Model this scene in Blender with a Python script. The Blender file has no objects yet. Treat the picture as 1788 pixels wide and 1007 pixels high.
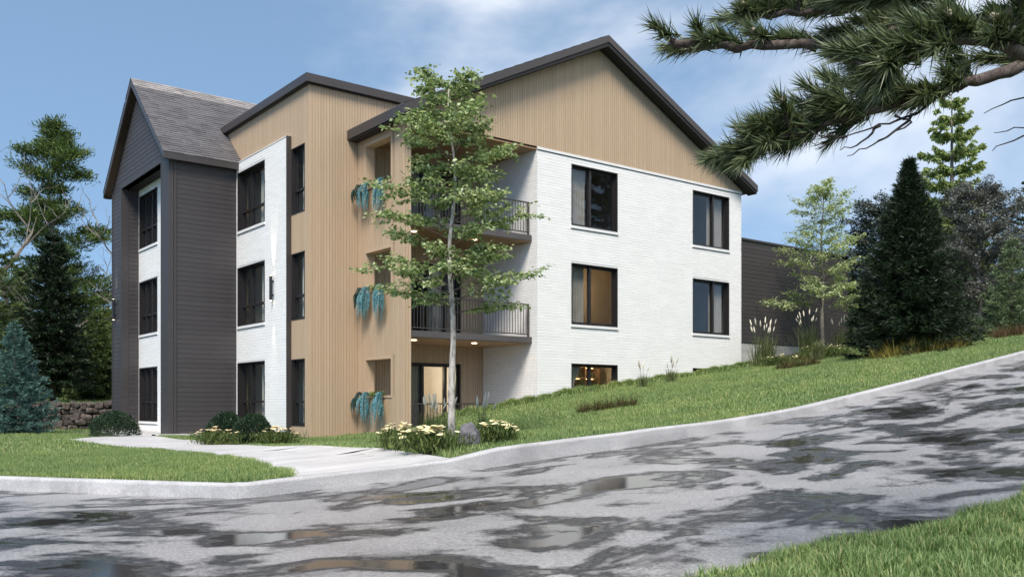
import bpy, math, random
import numpy as np
from mathutils import Vector, Matrix
R = math.radians
scene = bpy.context.scene
COL = scene.collection
random.seed(7)

# ------------------------------------------------------------------ camera
CAM = (-11.182, -23.509, 0.902)
FWD = (0.61382, 0.78945); RGT = (0.78945, -0.61382); FPX = 1606.37
cam_d = bpy.data.cameras.new('camera'); cam = bpy.data.objects.new('camera', cam_d); COL.objects.link(cam)
cam.location = CAM; cam.rotation_euler = (R(90), 0, -math.atan2(FWD[0], FWD[1]))
cam_d.sensor_width = 36; cam_d.lens = 36 * FPX / 1788; cam_d.shift_y = (708 - 503.5) / 1788
cam_d.clip_start = 0.05; cam_d.clip_end = 5000
scene.camera = cam

# ------------------------------------------------------------------ world, sun, exposure
SUN_EL, SUN_AZ = R(53), math.atan2(-0.70, -0.71)      # azimuth of the direction towards the sun (x, y)
to_sun = Vector((-0.70, -0.71, 0)).normalized() * math.cos(SUN_EL) + Vector((0, 0, math.sin(SUN_EL)))
world = bpy.data.worlds.new('World'); scene.world = world; world.use_nodes = True
wn, wl = world.node_tree.nodes, world.node_tree.links
wn.clear()
w_out = wn.new('ShaderNodeOutputWorld')
sky = wn.new('ShaderNodeTexSky'); sky.sky_type = 'NISHITA'; sky.sun_disc = False
sky.sun_elevation = SUN_EL; sky.sun_rotation = math.atan2(to_sun.x, to_sun.y)
sky.air_density = 1.0; sky.dust_density = 0.15; sky.ozone_density = 1.6
bg_sky = wn.new('ShaderNodeBackground'); bg_sky.inputs[1].default_value = 0.145
sv = wn.new('ShaderNodeTexCoord'); sa = wn.new('ShaderNodeVectorMath'); sa.operation = 'ADD'; sa.inputs[1].default_value = (0, 0, 0.30); sn = wn.new('ShaderNodeVectorMath'); sn.operation = 'NORMALIZE'
wl.new(sv.outputs['Generated'], sa.inputs[0]); wl.new(sa.outputs[0], sn.inputs[0]); wl.new(sn.outputs[0], sky.inputs['Vector'])
tint = wn.new('ShaderNodeMix'); tint.data_type = 'RGBA'; tint.blend_type = 'MULTIPLY'; tint.inputs[0].default_value = 1; tint.inputs[7].default_value = (0.98, 1.06, 0.98, 1)
wl.new(sky.outputs[0], tint.inputs[6]); wl.new(tint.outputs[2], bg_sky.inputs[0])
bg_cloud = wn.new('ShaderNodeBackground'); bg_cloud.inputs[0].default_value = (0.97, 0.955, 0.94, 1); bg_cloud.inputs[1].default_value = 1.0
tc = wn.new('ShaderNodeTexCoord'); mp = wn.new('ShaderNodeMapping')
mp.inputs['Location'].default_value = (5.1, 3.3, 0.7); mp.inputs['Scale'].default_value = (1.0, 1.0, 2.1)
wl.new(tc.outputs['Generated'], mp.inputs[0])
nz = wn.new('ShaderNodeTexNoise'); nz.inputs['Scale'].default_value = 1.2; nz.inputs['Detail'].default_value = 7
nz.inputs['Roughness'].default_value = 0.52; nz.inputs['Distortion'].default_value = 0.35
wl.new(mp.outputs[0], nz.inputs['Vector'])
rp = wn.new('ShaderNodeValToRGB'); rp.color_ramp.elements[0].position = 0.50; rp.color_ramp.elements[1].position = 0.78
rp.color_ramp.elements[0].color = (0.03, 0.03, 0.03, 1); rp.color_ramp.elements[1].color = (0.98, 0.98, 0.98, 1)
rp.color_ramp.interpolation = 'EASE'
# cloud bank thickening towards the uphill side of the street
dt = wn.new('ShaderNodeVectorMath'); dt.operation = 'DOT_PRODUCT'; dt.inputs[1].default_value = (0.12, -0.095, 0.03); wl.new(tc.outputs['Generated'], dt.inputs[0])
ad = wn.new('ShaderNodeMath'); ad.operation = 'ADD'; wl.new(nz.outputs['Fac'], ad.inputs[0]); wl.new(dt.outputs['Value'], ad.inputs[1])
wl.new(ad.outputs[0], rp.inputs[0])
mx = wn.new('ShaderNodeMixShader'); wl.new(rp.outputs[0], mx.inputs[0]); wl.new(bg_sky.outputs[0], mx.inputs[1]); wl.new(bg_cloud.outputs[0], mx.inputs[2])
wl.new(mx.outputs[0], w_out.inputs[0])
sun_d = bpy.data.lights.new('sun', 'SUN'); sun_d.energy = 3.3; sun_d.angle = R(22); sun_d.color = (1, 0.915, 0.80)
sun = bpy.data.objects.new('sun', sun_d); COL.objects.link(sun); sun.location = (-20, -40, 40)
sun.rotation_euler = to_sun.to_track_quat('Z', 'Y').to_euler()
vs = scene.view_settings
vs.view_transform = 'Standard'; vs.look = 'None'; vs.exposure = 0.67; vs.gamma = 1; vs.use_curve_mapping = False
scene.render.engine = 'CYCLES'
scene.cycles.use_denoising = True
scene.cycles.max_bounces = 8; scene.cycles.transparent_max_bounces = 12
scene.cycles.caustics_reflective = False; scene.cycles.caustics_refractive = False

# ------------------------------------------------------------------ helpers
def spot(px, d):
    xc = (px - 894) / FPX * d
    return (CAM[0] + xc * RGT[0] + d * FWD[0], CAM[1] + xc * RGT[1] + d * FWD[1])
def pt(px, py, d):
    x, y = spot(px, d); return Vector((x, y, CAM[2] + (708 - py) / FPX * d))

def tag(o, label=None, cat=None, group=None, kind=None):
    if label: o['label'] = label
    if cat: o['category'] = cat
    if group: o['group'] = group
    if kind: o['kind'] = kind
    return o
def link(name, me, m=None, parent=None, kind=None):
    o = bpy.data.objects.new(name, me); COL.objects.link(o)
    if m is not None and me is not None and not me.materials: me.materials.append(m)
    if parent is not None: o.parent = parent
    if kind: o['kind'] = kind
    return o
def empty(name, loc=(0, 0, 0), rz=0):
    o = bpy.data.objects.new(name, None); COL.objects.link(o); o.location = loc; o.rotation_euler = (0, 0, rz); o.empty_display_size = 0.2
    return o
class MB:
    def __init__(s): s.v = []; s.f = []
    def add(s, vs, fs):
        n = len(s.v); s.v += [tuple(p) for p in vs]; s.f += [tuple(i + n for i in f) for f in fs]; return s
    def box(s, x0, x1, y0, y1, z0, z1):
        return s.add([(x0,y0,z0),(x1,y0,z0),(x1,y1,z0),(x0,y1,z0),(x0,y0,z1),(x1,y0,z1),(x1,y1,z1),(x0,y1,z1)],
                     [(0,3,2,1),(4,5,6,7),(0,1,5,4),(1,2,6,5),(2,3,7,6),(3,0,4,7)])
    def prism(s, pts, a0, a1, fn):
        # pts: closed 2-D outline; fn(p, a) -> 3-D
        n = len(pts)
        v = [fn(p, a0) for p in pts] + [fn(p, a1) for p in pts]
        f = [tuple(range(n))[::-1], tuple(range(n, 2*n))] + [(i, (i+1) % n, n + (i+1) % n, n + i) for i in range(n)]
        return s.add(v, f)
    def tube(s, P, rad, n=6):
        P = [Vector(p) for p in P]; base = len(s.v); k = len(P); ref = Vector((0.31, 0.17, 0.93))
        for i, p in enumerate(P):
            t = (P[min(i+1, k-1)] - P[max(i-1, 0)]).normalized()
            a = t.cross(ref)
            if a.length < 1e-3: a = t.cross(Vector((1, 0, 0)))
            a.normalize(); b = t.cross(a); r = rad[i] if hasattr(rad, '__len__') else rad
            for j in range(n):
                w = 2*math.pi*j/n; s.v.append(tuple(p + a*(r*math.cos(w)) + b*(r*math.sin(w))))
        for i in range(k-1):
            for j in range(n):
                s.f.append((base+i*n+j, base+i*n+(j+1) % n, base+(i+1)*n+(j+1) % n, base+(i+1)*n+j))
        s.f.append(tuple(base+j for j in range(n))[::-1]); s.f.append(tuple(base+(k-1)*n+j for j in range(n)))
        return s
    def mesh(s, name, smooth=False, recalc=True):
        me = bpy.data.meshes.new(name); me.from_pydata(s.v, [], s.f); me.update()
        if recalc:
            import bmesh
            bm = bmesh.new(); bm.from_mesh(me); bmesh.ops.recalc_face_normals(bm, faces=bm.faces); bm.to_mesh(me); bm.free()
        if smooth: me.polygons.foreach_set('use_smooth', [True]*len(me.polygons))
        return me
    def build(s, name, m, parent=None, kind=None, smooth=False, recalc=True):
        return link(name, s.mesh(name, smooth, recalc), m, parent, kind)
def np_mesh(name, V, F, smooth=False):
    V = np.asarray(V, np.float32); F = np.asarray(F, np.int32); k = F.shape[1]
    me = bpy.data.meshes.new(name)
    me.vertices.add(len(V)); me.vertices.foreach_set('co', V.ravel())
    me.loops.add(F.size); me.loops.foreach_set('vertex_index', F.ravel())
    me.polygons.add(len(F)); me.polygons.foreach_set('loop_start', np.arange(len(F), dtype=np.int32)*k)
    me.update(calc_edges=True)
    if smooth: me.polygons.foreach_set('use_smooth', np.ones(len(F), bool))
    return me
def unit(a): return a / np.maximum(np.linalg.norm(a, axis=-1, keepdims=True), 1e-9)
def leaves_mesh(name, C, D, N, L, W, fold=0.18, wide=0.45):
    """kite leaves: C base points, D pointing directions, N approximate normals"""
    C = np.asarray(C, float); n = len(C); D = unit(np.asarray(D, float)); S = unit(np.cross(D, N)); U = np.cross(S, D)
    L = np.broadcast_to(np.asarray(L, float).reshape(-1, 1), (n, 1)); W = np.broadcast_to(np.asarray(W, float).reshape(-1, 1), (n, 1))
    mid = C + D*L*wide
    V = np.stack([C, mid + S*W*0.5 + U*W*fold, C + D*L, mid - S*W*0.5 + U*W*fold], 1).reshape(-1, 3)
    i = np.arange(n)*4
    F = np.stack([np.stack([i, i+1, i+2], 1), np.stack([i, i+2, i+3], 1)], 1).reshape(-1, 3)
    return np_mesh(name, V, F)
def spikes_mesh(name, C, D, L, W, rng):
    """single-triangle needles"""
    C = np.asarray(C, float); n = len(C); D = unit(np.asarray(D, float)); S = unit(np.cross(D, rng.normal(size=(n, 3))))
    L = np.broadcast_to(np.asarray(L, float).reshape(-1, 1), (n, 1)); W = np.broadcast_to(np.asarray(W, float).reshape(-1, 1), (n, 1))
    V = np.stack([C - S*W*0.5, C + S*W*0.5, C + D*L], 1).reshape(-1, 3)
    return np_mesh(name, V, np.arange(3*n).reshape(-1, 3))

# ------------------------------------------------------------------ materials
def new_mat(name):
    m = bpy.data.materials.new(name); m.use_nodes = True; nt = m.node_tree; b = nt.nodes['Principled BSDF']; return m, nt, b
def coord(nt, scale=(1, 1, 1), kind='Object'):
    t = nt.nodes.new('ShaderNodeTexCoord'); p = nt.nodes.new('ShaderNodeMapping'); p.inputs['Scale'].default_value = scale
    nt.links.new(t.outputs[kind], p.inputs[0]); return p.outputs[0]
def noise(nt, vec, scale, detail=4, rough=0.55, dist=0.0):
    n = nt.nodes.new('ShaderNodeTexNoise'); n.inputs['Scale'].default_value = scale; n.inputs['Detail'].default_value = detail
    n.inputs['Roughness'].default_value = rough; n.inputs['Distortion'].default_value = dist; nt.links.new(vec, n.inputs['Vector']); return n.outputs['Fac']
def ramp(nt, fac, stops):
    r = nt.nodes.new('ShaderNodeValToRGB'); e = r.color_ramp.elements
    while len(e) < len(stops): e.new(0.5)
    for q, (p, c) in zip(e, stops): q.position = p; q.color = (*c, 1) if len(c) == 3 else c
    nt.links.new(fac, r.inputs[0]); return r.outputs[0]
def mixc(nt, fac, a, b, mode='MIX'):
    n = nt.nodes.new('ShaderNodeMix'); n.data_type = 'RGBA'; n.blend_type = mode
    for sock, val in ((n.inputs[0], fac), (n.inputs[6], a), (n.inputs[7], b)):
        if hasattr(val, 'links') or hasattr(val, 'is_linked'): nt.links.new(val, sock)
        elif isinstance(val, (int, float)): sock.default_value = val
        else: sock.default_value = (*val, 1)
    return n.outputs[2]
def bump(nt, b, h, strength=0.3, dist=0.01):
    n = nt.nodes.new('ShaderNodeBump'); n.inputs['Strength'].default_value = strength; n.inputs['Distance'].default_value = dist
    nt.links.new(h, n.inputs['Height']); nt.links.new(n.outputs[0], b.inputs['Normal'])
def island(nt): return nt.nodes.new('ShaderNodeNewGeometry').outputs['Random Per Island']
def objrand(nt): return nt.nodes.new('ShaderNodeObjectInfo').outputs['Random']
def simple(name, c1, c2=None, scale=3.0, rough=0.6, stretch=(1, 1, 1), detail=5, bmp=0.0, bscale=40, bdist=0.005, spec=0.5, metal=0.0, perisl=0.0, perobj=0.0):
    m, nt, b = new_mat(name); b.inputs['Roughness'].default_value = rough; b.inputs['Specular IOR Level'].default_value = spec; b.inputs['Metallic'].default_value = metal
    v = coord(nt, stretch)
    c = ramp(nt, noise(nt, v, scale, detail), [(0.3, c1), (0.7, c2 or c1)])
    for amt, src in ((perisl, island), (perobj, objrand)):
        if amt:
            g = ramp(nt, src(nt), [(0, (1-amt,)*3), (1, (1+amt*0.6,)*3)]); c = mixc(nt, 1.0, c, g, 'MULTIPLY')
    nt.links.new(c, b.inputs['Base Color'])
    if bmp: bump(nt, b, noise(nt, v, bscale, 4), bmp, bdist)
    return m
def leafmat(name, dark, mid, light, trans=0.35, rough=0.55, spec=0.3):
    m, nt, b = new_mat(name); b.inputs['Roughness'].default_value = rough; b.inputs['Specular IOR Level'].default_value = spec
    c = ramp(nt, island(nt), [(0.0, dark), (0.5, mid), (1.0, light)])
    nt.links.new(c, b.inputs['Base Color'])
    t = nt.nodes.new('ShaderNodeBsdfTranslucent'); nt.links.new(mixc(nt, 1.0, c, (1.0, 1.0, 0.7), 'MULTIPLY'), t.inputs[0])
    x = nt.nodes.new('ShaderNodeMixShader'); x.inputs[0].default_value = trans
    nt.links.new(b.outputs[0], x.inputs[1]); nt.links.new(t.outputs[0], x.inputs[2]); nt.links.new(x.outputs[0], nt.nodes['Material Output'].inputs[0])
    return m
def emit(name, c, s):
    m, nt, b = new_mat(name); b.inputs['Base Color'].default_value = (*c, 1); b.inputs['Emission Color'].default_value = (*c, 1); b.inputs['Emission Strength'].default_value = s; return m
M = {}
M['brick'] = simple('white_painted_brick', (0.84, 0.82, 0.795), (0.87, 0.855, 0.835), 1.4, 0.62, bmp=0.25, bscale=60, perisl=0.035)
M['mortar'] = simple('painted_mortar', (0.72, 0.705, 0.69), (0.76, 0.745, 0.73), 5, 0.8)
M['stone_trim'] = simple('white_trim', (0.74, 0.73, 0.72), (0.80, 0.79, 0.78), 3, 0.6)
def wood(name, a, b_, isl):
    m, nt, b = new_mat(name); b.inputs['Roughness'].default_value = 0.62; b.inputs['Specular IOR Level'].default_value = 0.3
    v = coord(nt, (14, 14, 0.7)); c = ramp(nt, noise(nt, v, 3.0, 6, 0.6, 0.4), [(0.25, a), (0.75, b_)])
    g = ramp(nt, island(nt), [(0, (1-isl, 1-isl, 1-isl)), (1, (1+isl*0.5,)*3)])
    nt.links.new(mixc(nt, 1.0, c, g, 'MULTIPLY'), b.inputs['Base Color']); bump(nt, b, noise(nt, v, 6, 4), 0.12, 0.004); return m
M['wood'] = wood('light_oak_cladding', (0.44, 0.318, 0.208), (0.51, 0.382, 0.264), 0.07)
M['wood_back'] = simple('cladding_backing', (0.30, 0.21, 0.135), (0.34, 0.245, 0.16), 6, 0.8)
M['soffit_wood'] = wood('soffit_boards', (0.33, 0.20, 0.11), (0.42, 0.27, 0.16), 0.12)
M['siding'] = simple('charcoal_siding', (0.046, 0.041, 0.042), (0.055, 0.049, 0.050), 2.5, 0.55, stretch=(1, 1, 6), bmp=0.1, bscale=30, spec=0.4, perobj=0.10)
M['siding_back'] = simple('siding_backing', (0.02, 0.018, 0.018), (0.025, 0.022, 0.022), 3, 0.8)
M['fascia'] = simple('charcoal_metal_fascia', (0.046, 0.039, 0.038), (0.055, 0.047, 0.046), 1.2, 0.42, spec=0.5)
M['soffit'] = simple('black_soffit', (0.010, 0.009, 0.009), (0.014, 0.012, 0.012), 4, 0.7)
M['soffit_brown'] = wood('brown_soffit', (0.035, 0.022, 0.014), (0.055, 0.036, 0.024), 0.2)
M['frame'] = simple('black_window_frame', (0.018, 0.015, 0.015), (0.022, 0.019, 0.018), 5, 0.38)
M['rail'] = simple('dark_rail_metal', (0.045, 0.038, 0.036), (0.055, 0.046, 0.044), 5, 0.45)
M['slab'] = simple('dark_slab_edge', (0.075, 0.066, 0.066), (0.09, 0.08, 0.08), 2, 0.6)
def shingles(name):
    m, nt, b = new_mat(name); b.inputs['Roughness'].default_value = 0.62
    c = ramp(nt, island(nt), [(0, (0.072, 0.066, 0.068)), (0.5, (0.105, 0.098, 0.10)), (1, (0.145, 0.137, 0.14))])
    v = coord(nt); c = mixc(nt, 0.5, c, ramp(nt, noise(nt, v, 0.7, 5), [(0.35, (0.08, 0.074, 0.076)), (0.7, (0.15, 0.142, 0.145))]))
    nt.links.new(c, b.inputs['Base Color']); bump(nt, b, noise(nt, v, 90, 3), 0.5, 0.004); return m
M['shingle'] = shingles('asphalt_shingle')
M['ridge'] = simple('lit_ridge_shingle', (0.20, 0.185, 0.18), (0.34, 0.31, 0.29), 2.0, 0.6, bmp=0.4, bscale=60, perisl=0.2)  # paler colour stands in for brighter light on the courses near the ridge
M['curtain'] = simple('pleated_curtain', (0.36, 0.31, 0.28), (0.46, 0.40, 0.37), 3, 0.9)
M['curtain_pale'] = simple('pale_curtain', (0.62, 0.59, 0.55), (0.70, 0.67, 0.63), 3, 0.9)
M['room'] = simple('room_plaster', (0.46, 0.41, 0.36), (0.52, 0.47, 0.42), 1.5, 0.9)
M['room_light'] = simple('pale_room_plaster', (0.60, 0.56, 0.51), (0.66, 0.62, 0.57), 1.5, 0.9)
def glass():
    m, nt, b = new_mat('window_glass'); nt.nodes.remove(b)
    t = nt.nodes.new('ShaderNodeBsdfTransparent'); t.inputs[0].default_value = (0.88, 0.90, 0.89, 1)
    g = nt.nodes.new('ShaderNodeBsdfGlossy'); g.inputs['Roughness'].default_value = 0.012; g.inputs[0].default_value = (0.9, 0.93, 0.97, 1)
    lw = nt.nodes.new('ShaderNodeLayerWeight'); lw.inputs[0].default_value = 0.5
    pw_ = nt.nodes.new('ShaderNodeMath'); pw_.operation = 'POWER'; pw_.inputs[1].default_value = 5; nt.links.new(lw.outputs['Facing'], pw_.inputs[0])
    fr = nt.nodes.new('ShaderNodeMath'); fr.operation = 'MULTIPLY_ADD'; fr.inputs[1].default_value = 0.955; fr.inputs[2].default_value = 0.045; nt.links.new(pw_.outputs[0], fr.inputs[0])
    v = coord(nt); bm = nt.nodes.new('ShaderNodeBump'); bm.inputs['Strength'].default_value = 0.03; bm.inputs['Distance'].default_value = 0.02
    nt.links.new(noise(nt, v, 1.3, 2), bm.inputs['Height']); nt.links.new(bm.outputs[0], g.inputs['Normal'])
    x = nt.nodes.new('ShaderNodeMixShader'); nt.links.new(fr.outputs[0], x.inputs[0]); nt.links.new(t.outputs[0], x.inputs[1]); nt.links.new(g.outputs[0], x.inputs[2])
    nt.links.new(x.outputs[0], nt.nodes['Material Output'].inputs[0]); return m
M['glass'] = glass()
def concrete(name, a, b_, rough=0.55, speck=0.12):
    m, nt, b = new_mat(name); b.inputs['Roughness'].default_value = rough
    v = coord(nt); c = ramp(nt, noise(nt, v, 0.9, 5, 0.6, 0.6), [(0.3, a), (0.7, b_)])
    sp = ramp(nt, noise(nt, v, 70, 2, 0.6), [(0.35, (1-speck,)*3), (0.65, (1+speck*0.5,)*3)])
    c = mixc(nt, 1.0, c, sp, 'MULTIPLY')
    st = ramp(nt, noise(nt, coord(nt, (0.6, 2.2, 2)), 1.7, 6, 0.62, 0.8), [(0.43, (1, 1, 1)), (0.70, (0.72, 0.715, 0.72))])
    c = mixc(nt, 1.0, c, st, 'MULTIPLY')
    nt.links.new(c, b.inputs['Base Color']); bump(nt, b, noise(nt, v, 45, 4), 0.2, 0.004); return m
M['kerb'] = concrete('kerb_concrete', (0.45, 0.44, 0.44), (0.55, 0.54, 0.54), 0.6, 0.22)
M['walk'] = concrete('walk_concrete', (0.60, 0.585, 0.58), (0.72, 0.705, 0.70), 0.38, 0.08)
def asphalt():
    m, nt, b = new_mat('wet_asphalt'); v = coord(nt); L = nt.links
    big = noise(nt, coord(nt, (0.80, 1.0, 0.0)), 0.92, 6, 0.56, 0.5)
    grain = noise(nt, v, 38, 7, 0.88)
    med = noise(nt, coord(nt, (0.8, 1.0, 0.0)), 2.3, 6, 0.62, 0.4)
    def math_(op, a, c):
        n = nt.nodes.new('ShaderNodeMath'); n.operation = op
        for s_, q in zip(n.inputs, (a, c)):
            if isinstance(q, (int, float)): s_.default_value = q
            else: L.new(q, s_)
        return n.outputs[0]
    h = math_('ADD', math_('ADD', math_('MULTIPLY', big, 0.70), math_('MULTIPLY', med, 0.24)), math_('MULTIPLY', grain, 0.06))
    damp = ramp(nt, h, [(0.480, (1, 1, 1)), (0.530, (0, 0, 0))])             # darkened by damp
    pool = ramp(nt, h, [(0.428, (1, 1, 1)), (0.472, (0, 0, 0))])            # standing water
    dry = ramp(nt, grain, [(0.38, (0.13, 0.124, 0.123)), (0.62, (0.53, 0.508, 0.503))])
    dry = mixc(nt, 1.0, dry, ramp(nt, noise(nt, v, 0.9, 5), [(0.3, (0.82, 0.82, 0.82)), (0.7, (1.1, 1.1, 1.1))]), 'MULTIPLY')
    soaked = ramp(nt, grain, [(0.38, (0.008, 0.008, 0.009)), (0.62, (0.065, 0.063, 0.064))])
    L.new(mixc(nt, damp, dry, soaked), b.inputs['Base Color'])
    r1 = ramp(nt, damp, [(0.0, (0.30,)*3), (1.0, (0.30,)*3)]); L.new(mixc(nt, pool, r1, (0.05, 0.05, 0.05)), b.inputs['Roughness'])
    L.new(mixc(nt, pool, ramp(nt, damp, [(0.0, (0.55,)*3), (1.0, (0.12,)*3)]), (0.55, 0.55, 0.55)), b.inputs['Specular IOR Level'])
    bm = nt.nodes.new('ShaderNodeBump'); bm.inputs['Distance'].default_value = 0.008
    L.new(grain, bm.inputs['Height']); L.new(math_('MULTIPLY', math_('SUBTRACT', 1.04, pool), 0.7), bm.inputs['Strength']); L.new(bm.outputs[0], b.inputs['Normal'])
    return m
M['asphalt'] = asphalt()
M['soil'] = simple('lawn_soil', (0.060, 0.085, 0.028), (0.085, 0.115, 0.038), 1.2, 0.9, bmp=0.4, bscale=14, bdist=0.03)
M['far_ground'] = simple('far_ground', (0.03, 0.05, 0.018), (0.05, 0.075, 0.025), 0.2, 0.95)
def grassmat(name, dark, mid, light):
    m = leafmat(name, dark, mid, light, 0.30, 0.5, 0.35); nt = m.node_tree; b = nt.nodes['Principled BSDF']
    src = b.inputs['Base Color'].links[0].from_socket; e = src.node.color_ramp.elements; e[1].position = 0.42; e[2].position = 0.88; q = e.new(0.97); q.color = (0.52, 0.47, 0.24, 1)
    patch = ramp(nt, noise(nt, coord(nt), 0.55, 4, 0.6), [(0.3, (0.68, 0.76, 0.72)), (0.7, (1.18, 1.10, 0.98))])
    nt.links.new(mixc(nt, 1.0, src, patch, 'MULTIPLY'), b.inputs['Base Color']); return m
M['grass'] = grassmat('lawn_grass', (0.090, 0.165, 0.044), (0.215, 0.325, 0.110), (0.41, 0.49, 0.22))
M['maple_leaf'] = leafmat('maple_leaf', (0.080, 0.135, 0.040), (0.28, 0.375, 0.16), (0.66, 0.73, 0.45), 0.42)
M['pale_leaf'] = leafmat('pale_leaf', (0.20, 0.27, 0.11), (0.42, 0.50, 0.25), (0.66, 0.72, 0.45), 0.4)
M['needle_dark'] = leafmat('dark_needle', (0.006, 0.014, 0.006), (0.013, 0.029, 0.011), (0.032, 0.060, 0.022), 0.12, 0.45, 0.35)
M['needle_green'] = leafmat('green_needle', (0.04, 0.072, 0.022), (0.10, 0.150, 0.048), (0.19, 0.245, 0.09), 0.25)
M['needle_mid'] = leafmat('mid_needle', (0.026, 0.048, 0.018), (0.062, 0.100, 0.038), (0.12, 0.165, 0.066), 0.2)
M['needle_tall'] = leafmat('tall_pine_needle', (0.038, 0.070, 0.020), (0.105, 0.165, 0.048), (0.22, 0.285, 0.105), 0.25)
M['needle_soft'] = leafmat('soft_needle', (0.06, 0.10, 0.045), (0.145, 0.20, 0.10), (0.26, 0.33, 0.18), 0.25)
M['needle_blue'] = leafmat('blue_needle', (0.035, 0.085, 0.075), (0.080, 0.165, 0.145), (0.16, 0.265, 0.235), 0.15)
M['needle_lime'] = leafmat('lime_needle', (0.15, 0.21, 0.06), (0.29, 0.37, 0.13), (0.44, 0.51, 0.22), 0.3)
M['pine_needle'] = leafmat('pine_needle', (0.024, 0.044, 0.017), (0.090, 0.125, 0.055), (0.27, 0.31, 0.165), 0.22, 0.42, 0.5)
M['grey_leaf'] = leafmat('grey_leaf', (0.075, 0.085, 0.072), (0.17, 0.18, 0.165), (0.31, 0.31, 0.30), 0.2)
M['sage_leaf'] = leafmat('sage_leaf', (0.035, 0.052, 0.044), (0.080, 0.105, 0.092), (0.15, 0.18, 0.16), 0.2)
M['box_leaf'] = leafmat('box_leaf', (0.008, 0.020, 0.010), (0.018, 0.042, 0.016), (0.042, 0.082, 0.030), 0.15, 0.4, 0.5)
M['herb_leaf'] = leafmat('herb_leaf', (0.030, 0.055, 0.014), (0.080, 0.120, 0.03), (0.19, 0.225, 0.07), 0.25)
M['reed'] = leafmat('reed_blade', (0.05, 0.07, 0.025), (0.12, 0.15, 0.06), (0.22, 0.24, 0.11), 0.25)
M['ochre'] = leafmat('ochre_tuft', (0.07, 0.075, 0.02), (0.20, 0.175, 0.04), (0.38, 0.30, 0.07), 0.25)
M['olive'] = leafmat('olive_tuft', (0.035, 0.035, 0.012), (0.085, 0.075, 0.025), (0.15, 0.125, 0.045), 0.25)
M['russet'] = leafmat('russet_leaf', (0.06, 0.045, 0.02), (0.12, 0.075, 0.035), (0.19, 0.13, 0.06), 0.25)
M['plume'] = simple('cream_plume', (0.55, 0.50, 0.40), (0.70, 0.64, 0.52), 30, 0.9, bmp=0.6, bscale=160)
M['flower'] = simple('cream_flower', (0.72, 0.62, 0.30), (0.80, 0.72, 0.45), 30, 0.8, bmp=0.6, bscale=150, perobj=0.12)
M['flower_peach'] = simple('peach_flower', (0.76, 0.56, 0.28), (0.82, 0.68, 0.42), 30, 0.8, bmp=0.6, bscale=150, perobj=0.12)
M['fern_teal'] = leafmat('teal_fern', (0.06, 0.18, 0.205), (0.13, 0.33, 0.37), (0.27, 0.50, 0.55), 0.2)
M['fern_dark'] = leafmat('dark_fern', (0.012, 0.040, 0.034), (0.025, 0.070, 0.060), (0.05, 0.11, 0.10), 0.2)
M['trailer'] = leafmat('green_trailer', (0.07, 0.11, 0.03), (0.15, 0.22, 0.06), (0.26, 0.33, 0.11), 0.3)
def bark(name, a, b_, c_, s=9):
    m, nt, b = new_mat(name); b.inputs['Roughness'].default_value = 0.85; v = coord(nt, (1, 1, 0.45))
    f = noise(nt, v, s, 6, 0.65, 0.8); nt.links.new(ramp(nt, f, [(0.32, a), (0.5, b_), (0.66, c_)]), b.inputs['Base Color']); bump(nt, b, f, 0.7, 0.02); return m
M['bark_pale'] = bark('pale_bark', (0.10, 0.085, 0.075), (0.42, 0.385, 0.35), (0.62, 0.575, 0.53), 11)
M['bark'] = bark('brown_bark', (0.035, 0.026, 0.02), (0.085, 0.065, 0.052), (0.15, 0.12, 0.10))
M['bark_grey'] = bark('grey_bark', (0.10, 0.085, 0.07), (0.19, 0.165, 0.14), (0.28, 0.25, 0.21))
M['bark_pine'] = bark('pine_bark', (0.035, 0.024, 0.020), (0.085, 0.062, 0.052), (0.16, 0.125, 0.11), 26)
M['twig'] = simple('dead_twig', (0.03, 0.026, 0.024), (0.05, 0.043, 0.04), 20, 0.9)
M['rock'] = simple('boulder', (0.06, 0.056, 0.062), (0.20, 0.19, 0.205), 3.5, 0.75, bmp=0.7, bscale=14, bdist=0.03)
M['wall_stone'] = simple('field_stone', (0.055, 0.042, 0.036), (0.13, 0.105, 0.09), 2.2, 0.85, bmp=0.7, bscale=12, bdist=0.02, perobj=0.45)
M['lamp_body'] = simple('black_lamp_metal', (0.012, 0.011, 0.011), (0.016, 0.014, 0.014), 4, 0.4)
M['lamp_glow'] = emit('warm_lens', (1.0, 0.80, 0.52), 7)
M['shelf'] = simple('walnut_shelf', (0.12, 0.07, 0.04), (0.17, 0.10, 0.06), 8, 0.5, stretch=(1, 1, 5))
M['led'] = emit('warm_led_strip', (1.0, 0.62, 0.28), 3.0)
M['bottle'] = simple('dark_bottle', (0.02, 0.03, 0.02), (0.05, 0.035, 0.02), 8, 0.15, perobj=0.3)
M['canvas'] = simple('abstract_canvas', (0.50, 0.42, 0.33), (0.30, 0.26, 0.22), 1.8, 0.8)
M['shade'] = emit('lit_lamp_shade', (1.0, 0.62, 0.30), 1.6)

# ------------------------------------------------------------------ terrain
YK = -13.92                                      # road-side face of the kerb
_kx = np.array([-60, -7.37, -6.19, -5.26, -4.4, -3.07, -1.53, 0.39, 1.57, 2.69, 4.49, 6.55, 8.93, 11.37, 16, 24, 34, 60, 120.])
_kz = np.array([-0.10, -0.10, -0.03, 0.02, 0.08, 0.18, 0.29, 0.46, 0.59, 0.72, 0.97, 1.27, 1.63, 2.0, 2.68, 3.6, 4.4, 5.6, 7])
_hx = np.array([-60, -4.65, -3.9, -1.0, 0.8, 2.4, 120]); _hz = np.array([0.155, 0.165, 0.235, 0.225, 0.18, 0.155, 0.16])
_wx = np.array([-60, 0, 1.5, 3.5, 5.94, 10, 15.31, 18.8, 26, 34, 60, 120.])
_wz = np.array([0, 0, 0.30, 0.68, 1.08, 1.58, 2.24, 2.62, 3.6, 4.2, 5.2, 6.5])
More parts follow.
